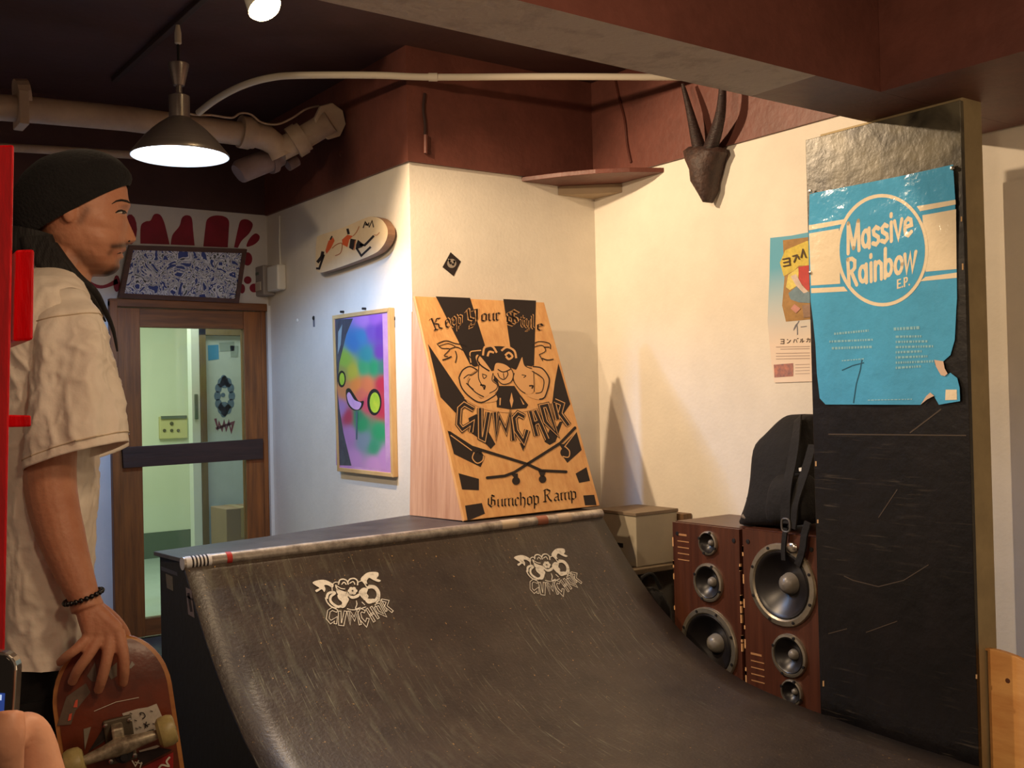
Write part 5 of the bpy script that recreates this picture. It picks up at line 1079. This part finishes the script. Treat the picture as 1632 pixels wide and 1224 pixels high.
# eyes, brows
for fl_ in (lambda p: p, mir):
    e0 = [fl_(surf(x, y, .0008)) for x, y in ((184, 339), (188, 336.5), (193, 335.6), (198, 337), (201, 339.5))]
    eye = MB().tube([fl_(surf(x, y, -.0005)) for x, y in ((186, 339.2), (190, 338.4), (194, 338.2), (199, 339.6))], [.001, .0028, .0030, .0015], 10).build('eye', M('eye_white', (196, 176, 160), .2), man, smooth=True)
    MB().tube([fl_(surf(193.5, 338.2, .0006)), fl_(surf(197.5, 338.8, .0006))], [.0030, .0030], 10).build('iris', MT['black'], eye, smooth=True)
    MB().tube(e0, [.0010, .0021, .0024, .0022, .0010], 8).build('eyelash', hairm, man, smooth=True)
    MB().tube([fl_(surf(x, y, .0006)) for x, y in ((178, 325), (185, 320.5), (193, 319), (201, 320.5), (206, 323.5))], [.001, .0026, .0036, .0038, .002], 8, True, 0, .6).build('eyebrow', hairm, man, smooth=True)
for fl_ in (lambda p: p, mir): MB().sphere(fl_(surf(205.5, 384.5, -.0012)), .0030, 10, 8, sc=(1.2, .8, .7)).build('nostril', MT['black'], man, smooth=True)
for fl_ in (lambda p: p, mir): MB().tube([fl_(surf(x, y, .0003)) for x, y in ((187, 404.5), (191, 403), (196, 402.6))], [.0006, .0012, .0010], 8).build('mouth_line', hairm, man, smooth=True)
# beanie
knit = M('black_knit', (17, 14, 16), .95, var=.35, scale=40, bump=.5, bscale=160)
BN = [((203.5, 297), (30, 391), .0820, 0), ((204.5, 290), (22, 378), .0850, 0), ((203, 280), (16, 350), .0890, 0), ((197, 270), (17, 318), .0890, 0), ((184, 258), (32, 288), .0820, 0), ((165, 249), (55, 266), .064, 0), ((142, 244), (85, 252), .036, 0), ((122, 243), (108, 246), .008, 0)]
P_f = catmull([q[0] for q in BN], 4); P_b = catmull([q[1] for q in BN], 4); P_w = [p.x for p in catmull([(q[2]*1000, 0) for q in BN], 4)]
rg = []
for k_, (f, b_, w) in enumerate(zip(P_f, P_b, P_w)):
    w = w/1000; A_, B2 = ML(f.x, f.y), ML(b_.x, b_.y); c = (A_+B2)/2; hw = (A_-B2)/2; ring_ = []
    for i in range(56):
        t = 2*math.pi*i/56; ct, st_ = math.cos(t), math.sin(t)
        p = c+hw*(abs(ct)**.95)*(1 if ct > 0 else -1)+vd*w*(abs(st_)**.9)*(1 if st_ > 0 else -1)
        p += (p-c).normalized()*(.005*noise.noise(p*14+Vector((k_*.12, 0, 0)))+.003*noise.noise(p*30)) if k_ > 2 else Vector()
        ring_.append(p)
    rg.append(ring_)
o = MB().loft(rg, False).build('beanie', knit, man, smooth=True, sharp=80); s_ = o.modifiers.new('thick', 'SOLIDIFY'); s_.thickness = .004; s_.offset = 1
c_ = rg[-1]; o2 = None
rim = rg[1]; MB().loft([[p+(p-sum(rg[0], Vector())/56).normalized()*.004 for p in rg[0]], [p+(p-sum(rg[1], Vector())/56).normalized()*.0055 for p in rg[1]], [p+(p-sum(rg[4], Vector())/56).normalized()*.006 for p in rg[4]]], False).build('beanie_cuff', knit, man, smooth=True)
# hair
def lock(pts, rs, name='hair_lock', flat=1.0):
    P = catmull([tuple(p) for p in pts], 5); n = len(P)
    R_ = [lerp_tab([(i, r_) for i, r_ in enumerate(rs)], i*(len(rs)-1)/(n-1))[0] for i in range(n)]
    return MB().tube(P, R_, 10, True, 0, flat).build(name, hairm, man, smooth=True)
lock([ML(52, 372, -.01), ML(48, 395, -.01), ML(52, 420, -.01), ML(56, 445, -.01)], [.060, .062, .055, .03], 'hair_mass')
for i in range(9):
    dx = i*4.2; lock([ML(40+dx, 380, -.062), ML(50+dx, 402, -.072), ML(68+dx*.95, 424, -.085), ML(88+dx*.9, 444+i*.6, -.09)], [.012, .012, .010, .006])
lock([ML(82, 392, -.066), ML(104, 424, -.076), ML(127, 448, -.075), ML(150, 466, -.05), ML(167, 495, -.02), ML(180, 525, .0), ML(187, 560, .01)], [.013, .014, .012, .009, .006, .004, .002])
lock([ML(72, 394, -.066), ML(96, 426, -.082), ML(120, 452, -.088), ML(146, 476, -.07), ML(168, 512, -.03)], [.012, .012, .010, .006, .002])
# t-shirt
cotton = M('cream_cotton', (238, 226, 212), .85, rgb2=(226, 212, 194), scale=7, bump=.35, bscale=26)
def fold(p, sx=1.0):
    q = p+Vector((noise.noise(p*9), noise.noise(p*9+Vector((7, 0, 0))), noise.noise(p*9+Vector((0, 7, 0)))))*.05
    rdg = 1-abs(noise.noise(Vector((q.x*22, q.y*22, q.z*12))))*2; rdg2 = 1-abs(noise.noise(Vector((q.x*40, q.y*40, q.z*26+3))))*2
    return .006*noise.noise(Vector((p.x*14, p.y*14, p.z*5)))+.0042*max(0, rdg)**2+.0026*max(0, rdg2)**2-.003
TS = [(424, 106, 58, .068), (432, 116, 46, .085), (444, 130, 30, .125), (458, 140, 16, .165), (475, 147, 4, .195), (500, 152, -8, .215), (560, 156, -16, .222), (640, 158, -18, .222), (740, 156, -18, .222), (850, 150, -14, .224), (940, 146, -10, .228), (1000, 142, -8, .232), (1028, 140, -6, .235)]
rg = []; y = 424.0
while y <= 1028.5:
    f, b_, w = lerp_tab(TS, y); c = ML((f+b_)/2, y); hw = (ML(f, y)-c).length; ring_ = []
    for i in range(150):
        t = 2*math.pi*i/150; ct, st_ = math.cos(t), math.sin(t)
        p = c+fd*hw*(abs(ct)**.85)*(1 if ct > 0 else -1)+vd*w*(abs(st_)**.8)*(1 if st_ > 0 else -1)+Vector((0, 0, -.010*ct if y > 900 else 0))
        k_ = min(1, (y-424)/60)*(.7 if y > 1010 else 1)
        p += (p-c).normalized()*fold(p)*k_*1.5; ring_.append(p)
    rg.append(ring_); y += 4.0
tshirt = MB().loft(rg, False).build('t_shirt', cotton, man, smooth=True, sharp=80)
def sleeve(sgn):
    SL = [(478, 104, 40, .05, .15), (505, 106, 56, .060, .175), (540, 109, 62, .062, .19), (600, 113, 69, .066, .205), (660, 117, 76, .070, .215), (710, 120, 82, .074, .222), (728, 121, 84, .075, .224)]
    rg = []; y = 478.0
    while y <= 728.5:
        cx, hwp, w, dd = lerp_tab(SL, y); c = ML(cx, y, dd*sgn); hw = (ML(cx+hwp, y, dd*sgn)-c).length; ring_ = []
        for i in range(120):
            t = 2*math.pi*i/120; ct, st_ = math.cos(t), math.sin(t); k_ = min(1, (y-470)/90)
            p = c+fd*hw*(abs(ct)**.9)*(1 if ct > 0 else -1)+vd*w*(abs(st_)**.85)*(1 if st_ > 0 else -1)+Vector((0, 0, k_*(.022*ct+.012*st_*sgn)))
            p += (p-c).normalized()*(fold(p)*1.25+.004*math.sin(t*5+y*.012))*k_*(.55 if y > 712 else 1); ring_.append(p)
        rg.append(ring_); y += 3.0
    top = [rg[0][0]*0+sum(rg[0], Vector())/120+(p-sum(rg[0], Vector())/120)*.35+Vector((0, 0, .022)) for p in rg[0]]
    mid = [sum(rg[0], Vector())/120+(p-sum(rg[0], Vector())/120)*.8+Vector((0, 0, .015)) for p in rg[0]]
    o = MB().loft([top, mid]+rg, False).build('sleeve', cotton, tshirt, smooth=True, sharp=80); s_ = o.modifiers.new('thick', 'SOLIDIFY'); s_.thickness = .002; s_.offset = -1
    hem = rg[-6]; cc = sum(hem, Vector())/120
    MB().tube([p+(p-cc).normalized()*.0012 for p in hem]+[hem[0]], .0012, 6, False).build('hem_stitch', M('hem_thread', (200, 180, 152), .8), tshirt, smooth=True)
    sm_ = [rg[11][i]+(rg[11][i]-sum(rg[11], Vector())/120).normalized()*.0008 for i in range(120)]
    MB().tube(sm_+[sm_[0]], .0012, 6, False).build('shoulder_seam', bpy.data.materials['hem_thread'], tshirt, smooth=True)
sleeve(-1); sleeve(1)
nk = [(f_, 0) for f_ in range(1)]
c0 = ML(82, 423); MB().tube([c0+fd*.030*math.cos(t)+vd*.070*math.sin(t)+Vector((0, 0, -.012*math.cos(t))) for t in [2*math.pi*i/40 for i in range(41)]], .006, 8, False).build('collar', cotton, tshirt, smooth=True)
# trousers and shoes
trm = M('black_trousers', (18, 15, 16), .8, var=.3, scale=12, bump=.3, bscale=30)
rg = []
for y, f, b_, w in ((985, 128, 2, .18), (1050, 130, 0, .185), (1120, 130, 2, .19), (1170, 126, 6, .185)):
    c = ML((f+b_)/2, y); hw = (ML(f, y)-c).length; rg.append([c+fd*hw*math.cos(t)+vd*w*math.sin(t) for t in [2*math.pi*i/40 for i in range(40)]])
tr_ = MB().loft(rg).build('trousers', trm, man, smooth=True, sharp=80)
for sd_2 in (-1, 1):
    h0 = Vector((hipx.x, hipx.y, .72))+vd*.095*sd_2; kn = Vector((hipx.x, hipx.y, .44))+vd*.10*sd_2+fd*.025; an = Vector((hipx.x, hipx.y, FZ+.06))+vd*.10*sd_2
    MB().tube(catmull([tuple(h0), tuple(kn), tuple(an)], 6), [.098-.002*i for i in range(13)], 20).build('trouser_leg', trm, tr_, smooth=True)
    rg = []
    for u, w, h in ((-.09, .025, .05), (-.075, .038, .075), (-.03, .042, .09), (.03, .043, .085), (.09, .047, .06), (.14, .046, .045), (.17, .035, .035), (.182, .015, .02)):
        b0 = an+fd*(u+.02); b0.z = FZ-.001; rg.append([b0+vd*w*math.cos(t)+Vector((0, 0, max(0, h*math.sin(t)) if math.sin(t) > 0 else 0)) for t in [2*math.pi*i/20 for i in range(20)]])
    sh_ = MB().loft(rg).build('shoe', M('dark_suede', (40, 34, 34), .8), man, smooth=True, sharp=50)
    MB().prism([Vector((p.x, p.y, FZ-.002)) for p in [an+fd*(.02+u)+vd*w for u, w in ((-.095, -.02), (-.095, .02), (-.04, .044), (.1, .05), (.17, .036), (.19, 0), (.17, -.036), (.1, -.05), (-.04, -.044))]], (0, 0, .016)).build('sole', MT['offwhite'], sh_)
# bead bracelet
wc = ML(133, 951, -.262); wdir = (ML(140, 970, -.268)-ML(114, 902, -.245)).normalized(); wdir = (wdir+Vector((0, 0, .25))).normalized()*-1
u1, w1 = perp(wdir); br_ = thing('bracelet', 'black bead bracelet on the skater wrist', 'bracelet', tuple(wc))
bm_ = M('black_bead', (18, 16, 16), .25); bead = None
tilt = (fd*1.0+Vector((0, 0, .30))).normalized()
for i in range(22):
    t = 2*math.pi*i/22; p = wc+tilt*.0325*math.cos(t)+(vd*-1)*.0325*math.sin(t)
    if bead is None: bead = MB().sphere((0, 0, 0), .0047, 10, 8).build('bead', bm_, br_, smooth=True); ob = bead
    else: ob = bpy.data.objects.new('bead', bead.data); COL.objects.link(ob); ob.parent = br_
    ob.matrix_parent_inverse = Matrix(); ob.location = p-wc

# ================================================================= HIS SKATEBOARD
DB = -.272
nt0 = ML(168, 1021, DB); e1 = (ML(193, 1190, DB)-nt0).normalized(); eb = vd.cross(e1).normalized()
if eb.dot(fd) < 0: eb = -eb
nrm = -vd
sk_b = thing('skateboard', 'worn brown skateboard held upright by the skater, underside showing', 'skateboard', tuple(nt0+e1*.79))
LEN = .80
def hwid(u):
    r = .105
    if u < r: return .1*math.sqrt(max(0, 1-((r-u)/r)**2))**.92
    if u > LEN-r: return .1*math.sqrt(max(0, 1-((u-LEN+r)/r)**2))**.92
    return .1
def kick(u): 
    a_ = max(0, .17-u); b_ = max(0, u-(LEN-.17)); return -(a_**2+b_**2)*1.1
us = [.0004, .002, .006, .012, .02, .03, .042, .056, .072, .09, .105, .12, .14, .16, .18, .2, .25, .3, .4, .5, .55, .6, .62, .64, .66, .68, .695, .71, .728, .744, .758, .77, .78, .788, .794, .798, .7996]
def dpt_(u, v, c): return nt0+e1*u+eb*v*hwid(u)+nrm*(kick(u)+c-.006*v*v)
mb = MB(); rg = [[dpt_(u, -1+2*i/12, 0) for i in range(13)]+[dpt_(u, 1-2*i/12, -.011) for i in range(13)] for u in us]
deckm = wood('worn_maple', (186, 128, 70), (150, 92, 48), .4, (3, 3, 14), 1.5, .05)
dko = mb.loft(rg).build('deck', deckm, sk_b, smooth=True, sharp=50)
gm_ = M('brown_deck_graphic', (118, 52, 28), .3, rgb2=(70, 34, 24), scale=7, lo=.3, hi=.7, bump=.12, bscale=30)
def gpt(u, v, c): u2 = .012+u*(LEN-.024)/LEN; p = nt0+e1*u2+eb*v*max(0, hwid(u2)-.0075)+nrm*(kick(u2)+c-.006*(v*max(0, hwid(u2)-.0075)/max(.001, hwid(u2)))**2); return p
part(MB().loft([[gpt(u, -1+2*i/12, .0016) for i in range(13)] for u in us], closed=False).build('deck_graphic', gm_, sk_b, smooth=True), 'scratched red brown graphic')
gq = MB().loft([[dpt_(u, -.97+1.94*i/12, -.0122) for i in range(13)] for u in us], closed=False).build('grip_tape', MT['black'], sk_b)
d_bvh = BVHTree.FromPolygons([v.co.copy() for v in dko.data.vertices], [tuple(p.vertices) for p in dko.data.polygons])
def bf(x, y, off=0.0):
    h = d_bvh.ray_cast(EYE, ray(x, y).normalized()); p = h[0] if h[0] is not None else ML(x, y, DB-.02); return p+nrm*(off+.0022)
CB = lambda pts: cp(60, 1000, 5.464, pts)
for i, (rgb, pts) in enumerate((((196, 186, 172), [(735, 745), (870, 705), (960, 690), (1035, 660), (1090, 790), (1000, 960), (820, 950)]), ((206, 196, 178), [(880, 1070), (1040, 1020), (1062, 1030), (920, 1122)]), ((120, 104, 92), [(430, 420), (500, 300), (520, 470), (470, 465)]), ((126, 112, 96), [(600, 380), (690, 300), (690, 420), (640, 450)]), ((150, 140, 130), [(790, 350), (820, 290), (845, 320), (810, 355)]),
        ((104, 86, 72), [(170, 850), (250, 600), (420, 480), (460, 560), (330, 720), (290, 840)]), ((150, 140, 124), [(400, 880), (465, 860), (410, 1060)]), ((150, 26, 24), [(890, 1224), (1180, 1080), (1180, 1224)]), ((40, 20, 18), [(850, 1090), (1060, 1040), (1170, 1060), (900, 1200)]), ((40, 30, 26), [(440, 1080), (620, 790), (740, 840), (560, 1000)]))):
    decal('sticker', [CB(pts)], bf, M('board_sticker_%d' % i, rgb, .5, var=.25, scale=50), sk_b, .0004+.00015*i)
decal('sticker', [CB([(310, 690), (330, 630), (350, 620), (345, 690)])], bf, M('orange_red_scrap', (206, 84, 60), .5), sk_b, .0022); decal('sticker', [CB([(262, 810), (275, 750), (300, 740), (290, 800)])], bf, bpy.data.materials['orange_red_scrap'], sk_b, .0022)
wr = stroke(catmull([(900, 760), (890, 740), (920, 740), (935, 770), (910, 790)], 3), 9)+stroke([(920, 830), (960, 860)], 10)+stroke([(945, 815), (935, 870)], 9)+stroke([(930, 850), (975, 835)], 8)+stroke([(950, 905), (1010, 885)], 14)
for (x, y) in ((770, 780), (800, 740), (840, 800), (850, 870), (880, 860), (980, 720), (1000, 830)): wr += stroke([(x, y), (x+22, y+8)], 7)
decal('sticker_writing', [CB(p) for p in wr], bf, MT['ink'], sk_b, .0020)
lt = stroke([(820, 1150), (850, 1200), (880, 1150)], 10)+stroke([(845, 1165), (910, 1180)], 9)+stroke([(905, 1165), (890, 1215)], 10)
decal('sticker_writing', [CB(p) for p in lt], bf, MT['offwhite'], sk_b, .0024)
decal('sticker_swirl', [CB(p) for p in stroke(catmull([(1050, 1224), (1080, 1190), (1140, 1200), (1120, 1160), (1150, 1120)], 4), 16)], bf, MT['offwhite'], sk_b, .0028)
decal('scratch', [CB(p) for p in stroke([(490, 725), (680, 645), (880, 605)], 5)], bf, MT['offwhite'], sk_b, .0015)
urm = M('yellow_cream_urethane', (188, 170, 112), .4, rgb2=(150, 134, 84), scale=20)
rough_al = M('worn_aluminium', (206, 194, 168), .38, .55, rgb2=(120, 108, 90), scale=40)
def truck(cu, adir, sgn):
    tk = thing('truck', '', '', nt0); del tk['label'], tk['category']; tk.parent = sk_b; tk.matrix_parent_inverse = sk_b.matrix_basis.inverted()
    base = nt0+e1*cu+nrm*.0; ad = adir; al = ad.cross(nrm).normalized()
    MB().obox(base+nrm*.005, eb*.024, e1*.040, nrm*.004).build('baseplate', M('dull_baseplate', (92, 82, 68), .5, .4), tk, bevel=.003)
    ax_c = base+nrm*.050
    MB().loft([[ax_c+ad*x+al*(r_*math.cos(t))+nrm*(r_*.9*math.sin(t)+z_) for t in [2*math.pi*i/14 for i in range(14)]] for x, r_, z_ in ((-.062, .008, 0), (-.055, .0095, 0), (-.03, .012, -.003), (0, .018, -.008), (.03, .012, -.003), (.055, .0095, 0), (.062, .008, 0))]).build('hanger', rough_al, tk, smooth=True)
    MB().tube([ax_c-ad*.094, ax_c+ad*.094], .004, 10).build('axle', MT['chrome'], tk, smooth=True)
    MB().obox(base+nrm*.022+al*.020*sgn, eb*.010, e1*.012, nrm*.020).build('pivot', rough_al, tk, bevel=.004)
    kp = base-al*.018*sgn+nrm*.008
    MB().lathe(kp, nrm, [(.014, 0), (.016, .01), (.013, .018), (.016, .026), (.013, .036), (.006, .037), (.006, .046), (.001, .046)], 18, True).build('kingpin', MT['black'], tk, smooth=True)
    for k_ in (-1, 1):
        w_ = ax_c+ad*.077*k_
        wl = MB().lathe(w_, ad*k_, [(.007, -.0155), (.019, -.016), (.0255, -.011), (.027, -.004), (.027, .006), (.024, .014), (.018, .016), (.011, .0135), (.010, .008), (.004, .008)], 28, False).build('wheel', urm, tk, smooth=True)
        MB().lathe(w_, ad*k_, [(.011, .006), (.011, .0125), (.005, .0125)], 16).build('bearing', MT['chrome'], wl if False else tk, smooth=True)
    for a_, b_ in ((-1, -1), (1, -1), (-1, 1), (1, 1)): MB().lathe(base+eb*.02*a_+e1*.032*b_+nrm*.008, nrm, [(.004, 0), (.004, .004), (.001, .0045)], 8, True).build('bolt', MT['chrome'], tk)
adr = (ML(251, 1165, DB-.05)-ML(123, 1211, DB-.05)).normalized()
truck(.178, adr, -1); truck(.622, eb, 1)

# ================================================================= PHONE AND HAND IN THE FOREGROUND
PD = .52
bt = YAW+math.atan((30-816)/FOC); rr = Vector((math.cos(bt), -math.sin(bt), 0)); ff = Vector((math.sin(bt), math.cos(bt), 0)); yw = math.radians(24)
pn = (-ff*math.cos(yw)-rr*math.sin(yw)); pxv = (rr*math.cos(yw)-ff*math.sin(yw)); pu = (Vector((0, 0, 1))+pxv*.075).normalized(); pxv = (pxv-pu*pxv.dot(pu)).normalized(); pn = pu.cross(pxv)*-1
if pn.dot(ff) > 0: pn = -pn
pc = dep(26, 1042, PD)        # top right corner of the front
PWD, PHT, PTH, PR = .0586, .1152, .0093, .0085
def rrect(w, h, r, n=6):
    out = []
    for cx, cy, a0 in ((w/2-r, h/2-r, 0), (-w/2+r, h/2-r, 90), (-w/2+r, -h/2+r, 180), (w/2-r, -h/2+r, 270)):
        for i in range(n+1): a_ = math.radians(a0+90*i/n); out.append((cx+r*math.cos(a_), cy+r*math.sin(a_)))
    return out
cen = pc-pxv*PWD/2-pu*PHT/2
def pp(x, y, z): return cen+pxv*x+pu*y+pn*z
ph = thing('smartphone', 'dark smartphone with silver edge held up at the lower left', 'phone', tuple(cen-pu*PHT/2))
MB().prism([pp(x, y, -.0012) for x, y in rrect(PWD, PHT, PR)], -pn*(PTH-.0024)).build('metal_band', MT['chrome'], ph, bevel=.0008)
MB().prism([pp(x, y, 0) for x, y in rrect(PWD-.0022, PHT-.0022, PR-.001)], -pn*.0012).build('front_glass', M('black_glass', (16, 12, 12), .06), ph)
MB().prism([pp(x, y, -PTH) for x, y in rrect(PWD-.0022, PHT-.0022, PR-.001)], pn*.0012).build('back_glass', bpy.data.materials['black_glass'], ph)
scr = MB().prism([pp(x, y, .0002) for x, y in ((-.025, -.037), (.025, -.037), (.025, .038), (-.025, .038))], -pn*.0001).build('screen', emat('phone_screen', (44, 72, 150), .55), ph)
MB().prism([pp(x, y, .0004) for x, y in ((.017, .0345), (.0235, .0345), (.0235, .0372), (.017, .0372))], -pn*.0001).build('status_icon', emat('phone_icon', (190, 210, 240), .8), scr)
for i in range(4):
    for j in range(3): MB().prism([pp(-.018+i*.012+a_*.004, .022-j*.015+b_*.004, .0004) for a_, b_ in ((-1, -1), (1, -1), (1, 1), (-1, 1))], -pn*.0001).build('app_icon', emat('app_%d_%d' % (i, j), [(60, 120, 170), (90, 140, 120), (120, 110, 160)][(i+j) % 3], .5), scr)
MB().lathe(pp(0, -.0475, 0), pn, [(.0055, -.0002), (.0055, .0003), (.0005, .0002)], 20).build('home_button', MT['black'], ph)
skin2 = M('pale_skin', (216, 160, 128), .5, rgb2=(204, 140, 110), scale=18, bump=.06, bscale=120)
BODY = MB()
chain([dep(16, 1134, .490), dep(13, 1165, .487), dep(8, 1205, .488), dep(6, 1290, .50), dep(20, 1400, .52)], [.0062, .0078, .0083, .0092, .012], 16)
chain([dep(10, 1190, .515), dep(34, 1164, .528), dep(50, 1172, .532), dep(62, 1215, .532), dep(74, 1290, .53), dep(70, 1400, .53)], [.006, .0088, .0098, .0108, .0125, .017], 16)
chain([dep(70, 1390, .53), dep(20, 1420, .54), dep(-60, 1430, .54)], [.020, .022, .020], 16)
for k_ in range(3): chain([dep(10-30*k_, 1420, .545), dep(-40-20*k_, 1330-20*k_, .555), dep(-90-6*k_, 1270-34*k_, .552), dep(-140, 1255-36*k_, .53)], [.011, .0088, .0082, .0065], 12)
chain([dep(20, 1420, .54), dep(40, 1560, .55), dep(60, 1800, .58), dep(90, 2200, .66)], [.026, .024, .030, .036], 16)
tmp = BODY.build('person', skin2); rmod = tmp.modifiers.new('fuse', 'REMESH'); rmod.mode = 'VOXEL'; rmod.voxel_size = .0016
smod = tmp.modifiers.new('smooth', 'SMOOTH'); smod.factor = .5; smod.iterations = 3
dg = bpy.context.evaluated_depsgraph_get(); me = bpy.data.meshes.new_from_object(tmp.evaluated_get(dg)); tmp.modifiers.clear(); tmp.data = me
if not me.materials: me.materials.append(skin2)
for p in me.polygons: p.use_smooth = True
tag(tmp, 'hand of an unseen person holding the phone at the lower left', 'person')
